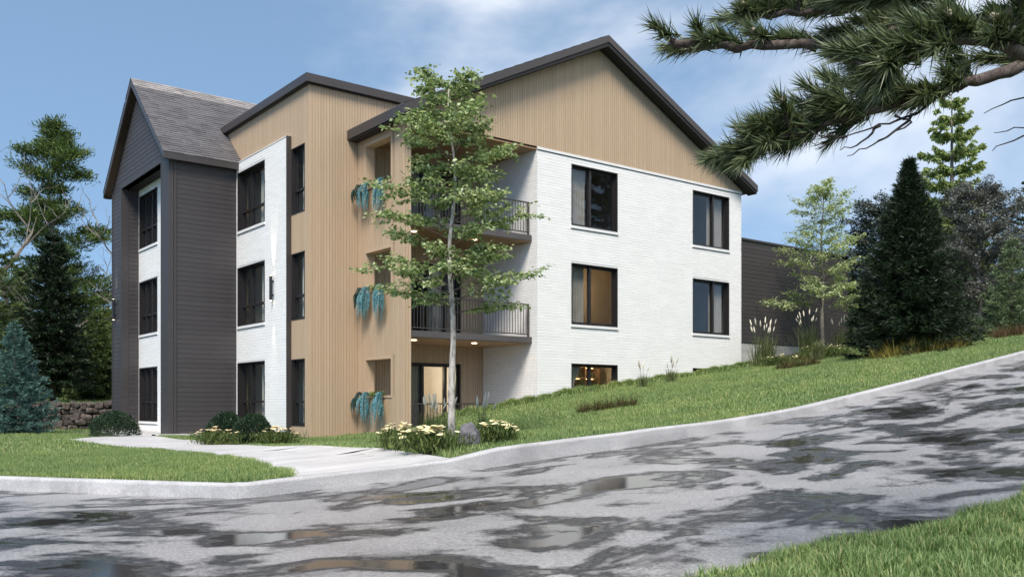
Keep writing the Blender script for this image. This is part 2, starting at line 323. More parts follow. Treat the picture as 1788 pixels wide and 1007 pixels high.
def road_z(x): return np.interp(x, _kx, _kz)
def kerb_h(x): return np.interp(x, _hx, _hz)
def left_x(y): return -7.37 - 0.6786 * (y - YK)     # line of the left kerb
# stone wall line, left of the building
WA = np.array(spot(-60, 33.6)); WB = np.array(spot(330, 37.5))
WDIR = (WB - WA) / np.linalg.norm(WB - WA); WNRM = np.array([-WDIR[1], WDIR[0]])
if WNRM @ np.array(FWD) < 0: WNRM = -WNRM
def lawn_z(x, y):
    x = np.asarray(x, float); y = np.asarray(y, float)
    zk = road_z(x) + kerb_h(x) - 0.005
    t = np.clip((y - YK) / (11.2), 0, 1); s = t*t*(3 - 2*t)*0.55 + t*0.45
    zw = np.interp(x, _wx, _wz)
    zw = np.where((y > -2.7) & (x < 2), zw * np.clip(1 - (y + 2.7) / 4.0, 0.0, 1), zw)
    z = zk*(1 - s) + zw*s
    z = np.where((y > 2) & (x < 2), 0.0, z)
    und = 0.025*np.sin(x*1.3 + y*0.7) * np.sin(y*0.9 - x*0.4)
    z = z + und * np.clip((y - YK)/3, 0, 1) * (x > -4.5)
    # raised ground behind the stone wall
    dist = (x - WA[0])*WNRM[0] + (y - WA[1])*WNRM[1]
    back = (dist > 0.25) & (x < 4)
    z = np.where(back, 0.88 + 0.035*np.maximum(dist, 0), z)
    return z
def in_patio(x, y): return (x > 1.3) & (x < 15.32) & (y > -2.66)
WALK = [(-6.75, YK+0.14), (-6.1, -11.2), (-5.62, -7.6), (-5.5, 3.1), (-3.7, 6.0), (-2.26, 9.9), (-2.26, 4.7), (-2.95, 3.9), (-3.2, -2.5), (-3.56, -7.4), (-4.41, -12.7), (-4.6, YK+0.14)]
def in_poly(px, py, poly):
    c = np.zeros(px.shape, bool); n = len(poly)
    for i in range(n):
        x1, y1 = poly[i]; x2, y2 = poly[(i+1) % n]
        hit = ((y1 > py) != (y2 > py)) & (px < (x2 - x1)*(py - y1)/((y2 - y1) or 1e-9) + x1); c ^= hit
    return c

def grid_mesh(name, xs, ys, zf, mask=None, xclamp=None):
    X, Y = np.meshgrid(xs, ys)
    if xclamp is not None: X = np.maximum(X, xclamp(Y))
    Z = zf(X, Y); V = np.stack([X, Y, Z], -1).reshape(-1, 3); nx = len(xs)
    i, j = np.meshgrid(np.arange(nx-1), np.arange(len(ys)-1)); a = (j*nx + i).ravel()
    F = np.stack([a, a+1, a+nx+1, a+nx], 1)
    e = V[F]; w = np.abs(e[:, 1, 0] - e[:, 0, 0]) + np.abs(e[:, 2, 0] - e[:, 3, 0]); F = F[w > 1e-4]
    if mask is not None:
        c = V[F].mean(1); F = F[mask(c[:, 0], c[:, 1])]
    return np_mesh(name, V, F, True)

ys = np.unique(np.concatenate([np.arange(YK+0.13, -2.7, 0.28), [-2.69, -2.64], np.arange(-2.4, 16, 0.5), np.arange(16, 60, 2.0), np.arange(60, 200, 20)]))
xs = np.unique(np.concatenate([np.arange(-140, -50, 20), np.arange(-50, -18, 2), np.arange(-18, 18, 0.28), np.arange(18, 60, 1.0), np.arange(60, 161, 20)]))
def lz(x, y):
    z = lawn_z(x, y); return np.where(in_patio(x, y) & (y < 6), -0.12, z - 0.02)
lawn_left = lambda y: left_x(y) + 0.15 + np.maximum(0, 0.30 - (y - YK - 0.13))*0.8
lawn = link('lawn', grid_mesh('lawn', xs, ys, lz, None, lawn_left), M['soil']); tag(lawn, 'mown green lawn around the apartment building', kind='structure')

ys = np.concatenate([np.arange(-60, -24, 4.0), np.arange(-24, YK+0.06, 0.5), [YK+0.06]]); xs = np.unique(np.concatenate([np.arange(-80, -12, 4), np.arange(-12, 16, 0.4), np.arange(16, 121, 4)]))
me = grid_mesh('road', xs, ys, lambda x, y: road_z(x))
road = link('road', me, M['asphalt']); tag(road, 'wet patched asphalt road climbing past the building', kind='structure')
# side street to the left of the kerb
MB().add([(-60, YK+0.06, -0.104), (-7.3, YK+0.06, -0.104), (left_x(60)+0.05, 60, -0.104), (-120, 60, -0.104)], [(0, 1, 2, 3)]).build('side_road', M['asphalt'])
tag(bpy.data.objects['side_road'], 'wet asphalt side road beyond the corner kerb', kind='structure')
g = MB().add([(-2500, -2500, -0.75), (2500, -2500, -0.75), (2500, 2500, -0.75), (-2500, 2500, -0.75)], [(0, 1, 2, 3)]).build('ground', M['far_ground']); tag(g, 'far ground reaching the horizon', kind='structure')

# kerb: swept profile, straight run, rounded corner, left run
def kerb_path():
    P = []
    for y in np.linspace(40, YK + 0.2, 30): P.append((left_x(y), y, -0.10, 0.155))
    c0 = np.array([left_x(YK+0.2), YK+0.2]); c1 = np.array([-7.37, YK]); c2 = np.array([-7.15, YK])
    for t in np.linspace(0.1, 0.9, 7):
        q = c0*(1-t)**2 + c1*2*t*(1-t) + c2*t*t; P.append((q[0], q[1], road_z(q[0]), kerb_h(q[0])))
    for x in np.concatenate([np.arange(-7.15, 14, 0.22), np.arange(14, 100, 2)]): P.append((x, YK, float(road_z(x)), float(kerb_h(x))))
    return P
KP = kerb_path(); mb = MB(); n = len(KP)
for i, (x, y, z, h) in enumerate(KP):
    a = np.array(KP[max(i-1, 0)][:2]); b = np.array(KP[min(i+1, n-1)][:2]); t = (b-a)/np.linalg.norm(b-a); nr = np.array([-t[1], t[0]])   # towards the lawn
    prof = [(0, -0.06), (0.005, h-0.03), (0.012, h-0.012), (0.032, h), (0.15, h), (0.15, -0.06)]
    for o_, zz in prof: mb.v.append((x + nr[0]*o_, y + nr[1]*o_, z + zz))
for i in range(n-1):
    for k in range(5): mb.f.append((i*6+k, (i+1)*6+k, (i+1)*6+k+1, i*6+k+1))
kerb = mb.build('kerb', M['kerb'], smooth=False); tag(kerb, 'pale concrete kerb edging the lawn and road', kind='structure')

# walkway: cast slabs with joints
walk = empty('walkway'); tag(walk, 'pale concrete walkway from the road to the entrance', kind='structure')
def clip_poly(poly, y0, y1):
    def half(P, yy, keep_above):
        out = []
        for i in range(len(P)):
            a, b = P[i], P[(i+1) % len(P)]; ia = (a[1] >= yy) == keep_above or a[1] == yy; ib = (b[1] >= yy) == keep_above or b[1] == yy
            if ia: out.append(a)
            if ia != ib: t = (yy - a[1])/(b[1] - a[1]); out.append((a[0] + t*(b[0]-a[0]), yy))
        return out
    P = half(poly, y0, True); return half(P, y1, False) if P else P
cuts = [YK+0.14, -12.0, -9.2, -6.4, -3.6, -0.8, 2.0, 4.7, 10.0]
for a, b in zip(cuts[:-1], cuts[1:]):
    P = clip_poly(WALK, a + 0.006, b - 0.006)
    if len(P) < 3: continue
    # subdivide in y so the slab follows the ground
    mb = MB(); k = max(1, int((b-a)/0.45))
    for i in range(k):
        q = clip_poly(P, a + 0.006 + (b-a-0.012)*i/k, a + 0.006 + (b-a-0.012)*(i+1)/k)
        if len(q) < 3: continue
        xsq = sorted(set(round(v[0], 4) for v in q)); x0, x1 = xsq[0], xsq[-1]
        for j in range(5):
            def hx(Pq, xx, above):
                out = []
                for i2 in range(len(Pq)):
                    A, B = Pq[i2], Pq[(i2+1) % len(Pq)]; ia = (A[0] >= xx) if above else (A[0] <= xx); ib = (B[0] >= xx) if above else (B[0] <= xx)
                    if ia: out.append(A)
                    if ia != ib: t = (xx-A[0])/(B[0]-A[0]); out.append((xx, A[1]+t*(B[1]-A[1])))
                return out
            c = hx(hx(q, x0+(x1-x0)*j/5, True), x0+(x1-x0)*(j+1)/5, False)
            if len(c) < 3: continue
            mb.add([(p[0], p[1], float(lawn_z(p[0], p[1])) + 0.003) for p in c], [tuple(range(len(c)))])
    mb.build('slab', M['walk'], walk, recalc=True)
apron = MB()
apron.box(-2.75, -2.226, 4.62, 5.0, -0.1, 0.045).box(-2.75, -0.15, 4.55, 4.996, -0.1, 0.044)
apron.build('foundation_apron', M['walk'], walk)
MB().box(-2.9, -1.4, 5.75, 10.15, -0.1, 0.075).build('entrance_step', M['walk'], walk)

# near verge on the camera's side of the road
def verge_edge(x): return -20.22 + 0.10*np.sin(x*1.7) + 0.05*np.sin(x*4.1+1)
vx = np.concatenate([np.arange(-8.6, 2, 0.2), np.arange(2, 40, 2.0)])
V = []; F = []
for i, x in enumerate(vx):
    ye = float(verge_edge(x)); 
    if x < -7.4: ye -= 2.2*((-7.4 - x)/1.2)**1.5
    for k, (dy, dz) in enumerate(((0.02, -0.02), (-0.04, 0.035), (-0.5, 0.07), (-2.5, 0.10), (-8, 0.3), (-30, 0.8))): V.append((x, ye+dy, float(road_z(x)) + dz))
    if i:
        for k in range(5): F.append(((i-1)*6+k, i*6+k, i*6+k+1, (i-1)*6+k+1))
verge = link('grass_verge', np_mesh('grass_verge', V, F, True), M['soil']); tag(verge, 'grass verge on the near side of the road', kind='structure')

# ------------------------------------------------------------------ grass blades
rng = np.random.default_rng(11)
def blades(name, X, Y, Z, hmin, hmax, w, seg2, label):
    n = len(X); h = rng.uniform(hmin, hmax, n)*(1 + 0.38*np.sin(X*6.1+np.sin(Y*4.3)*1.7)*np.sin(Y*5.3+np.sin(X*3.1)*1.9)); az = rng.uniform(0, 2*np.pi, n); lean = rng.uniform(0.1, 0.75, n)
    D = np.stack([np.cos(az), np.sin(az), np.zeros(n)], 1); a2 = az + np.pi/2 + rng.normal(0, 0.5, n); S = np.stack([np.cos(a2), np.sin(a2), np.zeros(n)], 1)
    B = np.stack([X, Y, Z - 0.008], 1); W = (w*rng.uniform(0.7, 1.3, n))[:, None]; up = np.array([0, 0, 1.0]); H = h[:, None]; Ln = lean[:, None]
    tip = B + up*H*(1 - 0.32*Ln) + D*H*Ln
    if seg2:
        mid = B + up*H*0.58 + D*H*Ln*0.34
        V = np.stack([B - S*W*0.5, B + S*W*0.5, mid + S*W*0.42, mid - S*W*0.42, tip], 1).reshape(-1, 3); i = np.arange(n)*5
        F = np.stack([np.stack([i, i+1, i+2], 1), np.stack([i, i+2, i+3], 1), np.stack([i+3, i+2, i+4], 1)], 1).reshape(-1, 3)
    else:
        V = np.stack([B - S*W*0.5, B + S*W*0.5, tip], 1).reshape(-1, 3); F = np.arange(3*n).reshape(-1, 3)
    o = link(name, np_mesh(name, V, F), M['grass']); tag(o, label, 'grass', kind='stuff'); return o
def cam_px(X, Y):
    d = (X-CAM[0])*FWD[0] + (Y-CAM[1])*FWD[1]; xc = (X-CAM[0])*RGT[0] + (Y-CAM[1])*RGT[1]; return 894 + xc/np.maximum(d, 0.1)*FPX, d
def lawn_ok(X, Y):
    ok = (Y > YK+0.15) & (X > left_x(Y)+0.20+np.maximum(0, 0.45-(Y-YK))*0.7) & ~in_poly(X + np.where(X < -4.2, -1, 1)*(0.05 + 0.05*np.sin(Y*2.3) + 0.03*np.sin(Y*5.3+1) + rng.normal(0, 0.035, Y.shape)), Y, WALK)
    ok &= ~((X > -2.8) & (X < 16) & (Y > 4.5) & (Y < 12)) & ~((X > -0.2) & (Y > -0.05) & (Y < 12) & (X < 17)) & ~((X > 1.42) & (X < 15.4) & (Y > -2.74) & (Y < 6)) & ~((X > 15) & (Y > -0.05) & (Y < 8))
    dist = (X - WA[0])*WNRM[0] + (Y - WA[1])*WNRM[1]; ok &= ~((np.abs(dist) < 0.35) & (X < 4))
    return ok
def scatter(n, x0, x1, y0, y1):
    X = rng.uniform(x0, x1, n); Y = rng.uniform(y0, y1, n); k = lawn_ok(X, Y); return X[k], Y[k]
X1, Y1 = scatter(330000, -10.5, -5.2, -13.95, -4)                    # corner lawn by the kerb
X2, Y2 = scatter(120000, -19, -4, -4, 16)                            # towards the stone wall
X3, Y3 = scatter(120000, -5, 2, -13.9, -0.0)
X4, Y4 = scatter(260000, 0, 16, -13.9, -2.6)
X5, Y5 = scatter(110000, 14, 34, -13.9, 6)
X6, Y6 = scatter(40000, -3, 0.2, -3, 5)
X7, Y7 = scatter(50000, -30, 4, 10, 40)
for nm, (X, Y), hh, w, lab in (('lawn_grass', (X1, Y1), (0.03, 0.075), 0.0075, 'short mown grass on the corner lawn between left kerb and walkway'),
                          ('lawn_grass', (X2, Y2), (0.04, 0.085), 0.013, 'short mown grass running from walkway back to the stone wall'),
                          ('lawn_grass', (np.concatenate([X3, X6]), np.concatenate([Y3, Y6])), (0.03, 0.075), 0.010, 'short grass between walkway and timber corner of the building'),
                          ('lawn_grass', (X4, Y4), (0.03, 0.08), 0.014, 'short grass on the slope below the white brick wall'),
                          ('lawn_grass', (X5, Y5), (0.04, 0.09), 0.020, 'short grass on the upper slope around the dark fir'),
                          ('lawn_grass', (X7, Y7), (0.05, 0.12), 0.025, 'grass on the raised ground behind the stone wall')):
    px, d = cam_px(X, Y); k = (px > -420) & (px < 2200); X, Y = X[k], Y[k]
    blades(nm, X, Y, lawn_z(X, Y), hh[0], hh[1], w, False, lab)
# longer unmown edge along the foot of the brick wall
X = rng.uniform(2.0, 15.6, 26000); Y = -2.78 - np.abs(rng.normal(0, 0.13, 26000))
blades('long_grass', X, Y, lawn_z(X, Y), 0.10, 0.24, 0.014, True, 'longer unmown grass along the foot of the white brick wall')
X = rng.uniform(-8.7, 4.0, 240000); Y = verge_edge(X) - rng.uniform(-0.02, 3.0, 240000)
Y = np.where(X < -7.4, Y - 2.2*(np.maximum(-7.4 - X, 0)/1.2)**1.5, Y)
px, d = cam_px(X, Y); k = (px > 900) & (px < 2600) & (d > 1.0); X, Y = X[k], Y[k]
dy = verge_edge(X) - Y; Zv = road_z(X) + np.interp(dy, [-0.02, 0.04, 0.5, 2.5, 8], [-0.02, 0.035, 0.07, 0.10, 0.3])
blades('verge_grass', X, Y, Zv, 0.05, 0.13, 0.0065, True, 'lush longer grass on the near verge by the road')

# ------------------------------------------------------------------ apartment building
BLD = empty('apartment_building', (0, 0, 0))
tag(BLD, 'three storey apartment building with charcoal gable, oak cladding and white brick', 'building')
def bx(mb, ax, p0, p1, a0, a1, z0, z1):
    return mb.box(p0, p1, a0, a1, z0, z1) if ax == 'X' else mb.box(a0, a1, p0, p1, z0, z1)
def cells(a0, a1, z0, z1, holes):
    A = sorted({a0, a1, *[min(max(v, a0), a1) for h in holes for v in h[:2]]}); Z = sorted({z0, z1, *[min(max(v, z0), z1) for h in holes for v in h[2:]]})
    for i in range(len(A)-1):
        run = None
        for j in range(len(Z)-1):
            ca, cz = (A[i]+A[i+1])/2, (Z[j]+Z[j+1])/2
            solid = not any(h[0] < ca < h[1] and h[2] < cz < h[3] for h in holes)
            if solid: run = (run[0] if run else Z[j], Z[j+1])
            if (not solid or j == len(Z)-2) and run: yield A[i], A[i+1], run[0], run[1]; run = None
def core(name, ax, p0, p1, a0, a1, z0, z1, holes, m, parent=None):
    mb = MB()
    for c in cells(a0, a1, z0, z1, holes): bx(mb, ax, p0, p1, *c)
    return mb.build(name, m, parent or BLD, recalc=False)
def cut(a0, a1, spans):
    out = [(a0, a1)]
    for s0, s1 in spans:
        nxt = []
        for b0, b1 in out:
            if s1 <= b0 or s0 >= b1: nxt.append((b0, b1)); continue
            if s0 > b0: nxt.append((b0, s0))
            if s1 < b1: nxt.append((s1, b1))
        out = nxt
    return out
def bricks(ax, p, a0, a1, z0, z1, holes, parent, seed):
    r = random.Random(seed); mb = MB(); H = 0.086; L = 0.46; row = 0; z = z0
    while z < z1 - 0.02:
        zt = min(z + H - 0.010, z1)
        for s0, s1 in cut(a0, a1, [(h[0], h[1]) for h in holes if h[2] < zt - 0.002 and h[3] > z + 0.002]):
            a = a0 - L*((row*0.37 + 0.13*(row % 3)) % 1)
            while a < s1:
                b0, b1 = max(a, s0), min(a + L - 0.010, s1)
                if b1 - b0 > 0.02:
                    q = p - r.uniform(0.006, 0.009)
                    bx(mb, ax, q, p + 0.004, b0, b1, z, zt)
                a += L
        z += H; row += 1
    return mb.build('brick_courses', M['brick'], parent, 'stuff', recalc=False)
def battens(ax, p, a0, a1, z0, ztop, holes, parent, seed, m=None, pitch=0.088, zbot=None):
    """vertical cladding boards; ztop is a number or a function of the wall coordinate"""
    r = random.Random(seed); mb = MB(); a = a0
    top = ztop if callable(ztop) else (lambda t: ztop)
    while a < a1 - 0.01:
        b = min(a + pitch - 0.012, a1); q = p - r.uniform(0.010, 0.013)
        for s0, s1 in cut(z0, max(top(a), top(b)), [(h[2], h[3]) for h in holes if h[0] < b - 0.004 and h[1] > a + 0.004]):
            ta, tb = min(s1, top(a)), min(s1, top(b))
            if min(ta, tb) - s0 < 0.01: continue
            f = (lambda P_, A_, Z_: (P_, A_, Z_)) if ax == 'X' else (lambda P_, A_, Z_: (A_, P_, Z_))
            mb.add([f(q, a, s0), f(q, b, s0), f(p+0.003, b, s0), f(p+0.003, a, s0), f(q, a, ta), f(q, b, tb), f(p+0.003, b, tb), f(p+0.003, a, ta)],
                   [(0,3,2,1),(4,5,6,7),(0,1,5,4),(1,2,6,5),(2,3,7,6),(3,0,4,7)])
        a += pitch
    return mb.build('cladding_boards', m or M['wood'], parent, 'stuff')
_plank = {}
def planks(ax, p, a0, a1, z0, z1, parent, exposure=0.148, span=None):
    """lap siding: each board an object; span(z) narrows the board (gable)"""
    z = z0
    while z < z1 - 0.03:
        e = min(exposure, z1 - z); s0, s1 = span(z, z+e) if span else (a0, a1)
        if s1 - s0 < 0.05: break
        key = (ax, round(s1-s0, 3), round(e, 3))
        if key not in _plank:
            w = s1 - s0
            f = (lambda P_, A_, Z_: (P_, A_, Z_)) if ax == 'X' else (lambda P_, A_, Z_: (A_, P_, Z_))
            mb = MB().add([f(-0.015, 0, 0), f(-0.015, w, 0), f(0.002, w, 0), f(0.002, 0, 0), f(-0.008, 0, e+0.004), f(-0.008, w, e+0.004), f(0.002, w, e+0.004), f(0.002, 0, e+0.004)],
                          [(0,3,2,1),(4,5,6,7),(0,1,5,4),(1,2,6,5),(2,3,7,6),(3,0,4,7)])
            _plank[key] = mb.mesh('plank')
        o = link('plank', _plank[key], M['siding'], parent); o.location = (p, s0, z) if ax == 'X' else (s0, p, z)
        z += exposure
def pane_box(ax, p, a0, a1, z0, z1): return bx(MB(), ax, p, p+0.008, a0, a1, z0, z1)
def curtain(ax, p, a0, a1, z0, z1, parent, seed=1, tie=0.0, cm='curtain'):
    r = random.Random(seed); n = max(8, int((a1-a0)/0.022)); mb = MB(); rows = 7
    f = (lambda P_, A_, Z_: (P_, A_, Z_)) if ax == 'X' else (lambda P_, A_, Z_: (A_, P_, Z_))
    ph = r.uniform(0, 6)
    for j in range(rows):
        t = j/(rows-1); z = z1 + (z0 - z1)*t
        for i in range(n+1):
            s = i/n; w = 1 - tie*math.sin(min(t*1.25, 1)*math.pi*0.5)**1.5
            mb.v.append(f(p + 0.030*math.sin(i*1.25 + ph + 0.4*math.sin(i*0.3)), a0 + (a1-a0)*s*w, z))
    for j in range(rows-1):
        for i in range(n): mb.f.append((j*(n+1)+i, j*(n+1)+i+1, (j+1)*(n+1)+i+1, (j+1)*(n+1)+i))
    return mb.build('curtain', M[cm], parent, smooth=True)
def window(ax, p, a0, a1, z0, z1, v=(), h=(), rec=0.10, sill=True, name='window', bar=0.055, curt=(), label=None, seed=1, cm='curtain'):
    lin = MB(); t = 0.028
    bx(lin, ax, p-0.022, p+rec+0.07, a0, a0+t, z0, z1); bx(lin, ax, p-0.022, p+rec+0.07, a1-t, a1, z0, z1)
    bx(lin, ax, p-0.0215, p+rec+0.07, a0+t, a1-t, z1-t, z1); bx(lin, ax, p-0.0215, p+rec+0.07, a0+t, a1-t, z0, z0+t)
    q0, q1 = p+rec, p+rec+0.06; A0, A1, Z0, Z1 = a0+t, a1-t, z0+t, z1-t
    bx(lin, ax, q0, q1, A0, A0+bar, Z0, Z1); bx(lin, ax, q0, q1, A1-bar, A1, Z0, Z1); bx(lin, ax, q0+.001, q1, A0+bar, A1-bar, Z1-bar, Z1); bx(lin, ax, q0+.001, q1, A0+bar, A1-bar, Z0, Z0+bar)
    W = lin.build(name, M['frame'], BLD, recalc=False)
    if label: W['label'] = label
    av = [A0] + [a0 + (a1-a0)*f for f in v] + [A1]; zv = [Z0] + [z0 + (z1-z0)*f for f in h] + [Z1]
    for a in av[1:-1]: bx(MB(), ax, q0-0.05, q1+.002, a-bar*0.6, a+bar*0.6, Z0+0.002, Z1-0.002).build('mullion', M['frame'], W, recalc=False)
    for z in zv[1:-1]: bx(MB(), ax, q0-0.03, q1+.003, A0+0.002, A1-0.002, z-bar*0.6, z+bar*0.6).build('transom', M['frame'], W, recalc=False)
    for i in range(len(av)-1):
        for j in range(len(zv)-1):
            pane_box(ax, q0+0.03, av[i]+bar*0.62, av[i+1]-bar*0.62, zv[j]+bar*0.62, zv[j+1]-bar*0.62).build('pane', M['glass'], W, recalc=False)
    if sill:
        bx(MB(), ax, p-0.040, p+0.02, a0-0.02, a1+0.02, z0-0.085, z0-0.004).build('sill', M['stone_trim'], W, recalc=False)
        bx(MB(), ax, p-0.024, p+0.02, a0-0.02, a1+0.02, z0-0.105, z0-0.088).build('sill_shadow_strip', M['frame'], W, recalc=False)  # black strip paints the shadow line below the sill
    for k, (f0, f1, tie) in enumerate(curt):
        curtain(ax, q1+0.10, a0+(a1-a0)*f0, a0+(a1-a0)*f1, z0+0.02, z1-0.04, W, seed+k, tie, cm)
    return W
def room(x0, x1, y0, y1, z0, z1, m, open_side):
    mb = MB(); v = [(x0,y0,z0),(x1,y0,z0),(x1,y1,z0),(x0,y1,z0),(x0,y0,z1),(x1,y0,z1),(x1,y1,z1),(x0,y1,z1)]
    fs = {'bot': (0,1,2,3), 'top': (4,7,6,5), '-Y': (0,4,5,1), '+X': (1,5,6,2), '+Y': (2,6,7,3), '-X': (3,7,4,0)}
    mb.add(v, [f for k, f in fs.items() if k != open_side]); return mb.build('room', m, BLD, recalc=False)

FL = (0.0, 3.0, 6.0)
# --- oak-clad corner block: front (x = 0) with white brick panel, flank (y = 0)
pw = [(2.73, 4.86, f+0.40, f+2.25) for f in FL]; nw = [(0.25, 1.10, f+0.33, f+2.22) for f in FL]
W1 = core('timber_wall', 'X', 0.0, 0.20, 0.0, 11.3, -0.1, 9.78, nw + pw, M['wood_back'])
battens('X', 0.0, 0.0, 8.4, 0.03, 9.78, nw + [(1.17, 5.2, -1, 8.59)], W1, 1)
W1b = core('brick_panel', 'X', -0.13, 0.0, 1.19, 5.0, -0.05, 8.58, pw, M['mortar'])
bricks('X', -0.13, 1.19, 4.98, -0.02, 8.55, pw, W1b, 2)
MB().box(-0.15, 0.0, 1.145, 1.187, -0.05, 8.60).build('edge_trim', M['fascia'], W1b, recalc=False)
MB().box(-0.15, 0.0, 1.19, 5.0, 8.583, 8.605).build('cap_trim', M['stone_trim'], W1b, recalc=False)
for k, (a0, a1, z0, z1) in enumerate(pw): window('X', -0.13, a0, a1, z0, z1, v=(0.62,), h=(0.34,), rec=0.16, curt=((0.03, 0.46, 0),), seed=k+3, cm='curtain_pale')
for k, (a0, a1, z0, z1) in enumerate(nw): window('X', -0.0, a0, a1, z0, z1, h=(0.36,), rec=0.10, sill=False, name='narrow_window', curt=((0.05, 0.78, 0),), seed=k+20, cm='curtain_pale')
doors = [(2.88, 5.06, f+0.06 if f else 0.03, f+2.19) for f in FL]
W2 = core('timber_wall', 'Y', 0.0, 0.20, 0.205, 5.94, -0.1, 9.78, doors, M['wood_back'])
battens('Y', 0.0, 0.0, 5.92, 0.03, 9.78, doors, W2, 3)
# flat roof slab of that block
rf = MB().box(-0.16, 4.2, -0.16, 7.6, 9.80, 10.03).build('flat_roof', M['fascia'], BLD, recalc=False)
MB().box(-0.10, 4.1, -0.10, 7.5, 9.775, 9.797).build('soffit', M['soffit'], rf, recalc=False)

# --- charcoal gabled block
XD, YA, YB, YAP = -2.22, 5.0, 11.36, 8.20
opn = [(5.72, 10.18, -1, 8.47)]
D = core('charcoal_wall', 'X', XD, XD+0.22, YA, YB, -0.02, 8.5, opn, M['siding_back'])
SL = (11.72 - 8.56) / 3.45
def dz(y): return 11.72 - abs(y - 8.22)*SL           # roof top line at y
MB().prism([(YA+0.01, 8.47), (YB, 8.47), (YB, dz(YB)-0.22), (8.22, 11.72-0.24), (YA+0.01, dz(YA)-0.22)], XD+0.001, XD+0.22, lambda p_, a: (a, p_[0], p_[1])).build('gable_core', M['siding_back'], D)
planks('X', XD, 10.30, YB-0.06, 0.0, 8.56, D)
planks('X', XD, 5.0, YB, 8.56, 11.4, D, span=lambda z, zt: (8.22-(11.72-0.27-zt)/SL if 8.22-(11.72-0.27-zt)/SL > 5.1 else 5.1, min(8.22+(11.72-0.27-zt)/SL, YB-0.06)))
tm = MB(); tm.box(XD-0.030, XD, 5.72, 10.30, 8.45, 8.555)
tm.build('lintel_board', M['siding'], D, recalc=False)
MB().box(XD-0.032, XD+0.22, 10.17, 10.298, 0.0, 8.449).build('jamb_board', M['siding'], D, recalc=False)
MB().box(XD-0.034, XD, YB-0.058, YB+0.02, 0.0, 8.62).build('corner_board', M['siding'], D, recalc=False)
MB().box(XD-0.028, XD, YA+0.02, 5.70, 0.0, 8.60).build('pier_board', M['siding'], D, recalc=False)
MB().box(XD-0.034, XD+0.22, 5.702, 5.76, 0.0, 8.449).build('jamb_board', M['siding'], D, recalc=False)
MB().box(XD-0.036, XD+0.0, YA-0.036, YA+0.018, 0.0, 8.60).build('corner_board', M['siding'], D, recalc=False)
for a, b in ((XD+0.003, XD+0.10), (XD+0.112, XD+0.20)): MB().box(a, b, YA-0.034, YA, 0.0, 8.60).build('corner_board', M['siding'], D, recalc=False)
D2 = core('charcoal_wall', 'Y', YA, YA+0.2, XD+0.225, -0.002, -0.02, 8.62, [], M['siding_back'])
planks('Y', YA, XD+0.21, -0.135, 0.0, 8.60, D2)
# recess: side lining, ceiling, brick back wall
D3 = core('charcoal_wall', 'Y', 10.18, 10.3, XD+0.225, -1.65, -0.02, 8.47, [], M['siding_back']); planks('Y', 10.18, XD+0.225, -1.665, 0.05, 8.46, D3)
MB().box(XD+0.222, -1.45, 5.6, 10.3, 8.452, 8.5).build('recess_ceiling', M['soffit'], BLD, recalc=False)
rw = [(8.03, 10.06, f+0.37, f+2.21) for f in FL]
W3 = core('brick_wall', 'X', -1.66, -1.45, 5.6, 10.18, -0.05, 8.45, rw, M['mortar']); bricks('X', -1.66, 5.7, 10.15, 0.08, 8.45, rw, W3, 5)
for k, (a0, a1, z0, z1) in enumerate(rw): window('X', -1.66, a0, a1, z0, z1, v=(0.36, 0.72), h=(0.36,), rec=0.10, seed=k+30, curt=((0.05, 0.42, 0),))
for f in FL:
    room(-1.25, -0.02, 5.7, 11.1, f+0.1, f+2.75, M['room'], '-X')
    room(0.28, 1.95, 0.24, 5.4, f+0.1, f+2.75, M['room_light'], '-X')
MB().box(XD+0.23, 6.0, YB-0.2, YB-0.001, -0.1, 8.6).build('end_wall', M['siding'], BLD, recalc=False)
# roof of the gabled block
XE = XD - 0.25
pr = [(8.22, 11.72), (4.77, 8.56), (4.77, 8.36), (8.22, 11.46), (11.67, 8.36), (11.67, 8.56)]
r2 = MB().prism(pr, XE, 6.0, lambda p_, a: (a, p_[0], p_[1])).build('gable_roof', M['fascia'], BLD)
so = [(8.22, 11.455), (4.80, 8.377), (4.80, 8.357), (8.22, 11.435), (11.64, 8.357), (11.64, 8.377)]
MB().prism([(y, z-0.02) for y, z in so], XE+0.03, XD+0.0, lambda p_, a: (a, p_[0], p_[1])).build('soffit', M['soffit_brown'], r2)
rs = random.Random(5); sh = MB(); rc = MB(); n = 34; ux = 3.45/4.68; uz = 3.16/4.68
for side in (-1, 1):
    for i in range(n):
        s0 = i*4.68/n; s1 = min(s0 + 4.68/n*1.25, 4.68); x = XE - 0.01 - (0.15 if i % 2 else 0) - rs.uniform(0, 0.1)
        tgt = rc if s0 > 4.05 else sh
        while x < 5.2:
            w = rs.uniform(0.20, 0.36); t0, t1 = rs.uniform(0.014, 0.026), 0.004; a, b = max(x, XE-0.01), x + w - 0.004
            if b > a + 0.02:
                def q(s, h, xx):
                    y = 4.77 + s*ux; z = 8.56 + s*uz; return (xx, (y - uz*h) if side < 0 else 16.44 - (y - uz*h), z + ux*h)
                tgt.add([q(s0, -0.002, a), q(s0, -0.002, b), q(s1, -0.002, b), q(s1, -0.002, a), q(s0, t0, a), q(s0, t0, b), q(s1, t1, b), q(s1, t1, a)],
                       [(0,3,2,1),(4,5,6,7),(0,1,5,4),(1,2,6,5),(2,3,7,6),(3,0,4,7)])
            x += w
sh.build('shingles', M['shingle'], r2, 'stuff'); rc.build('ridge_shingles', M['ridge'], r2, 'stuff')

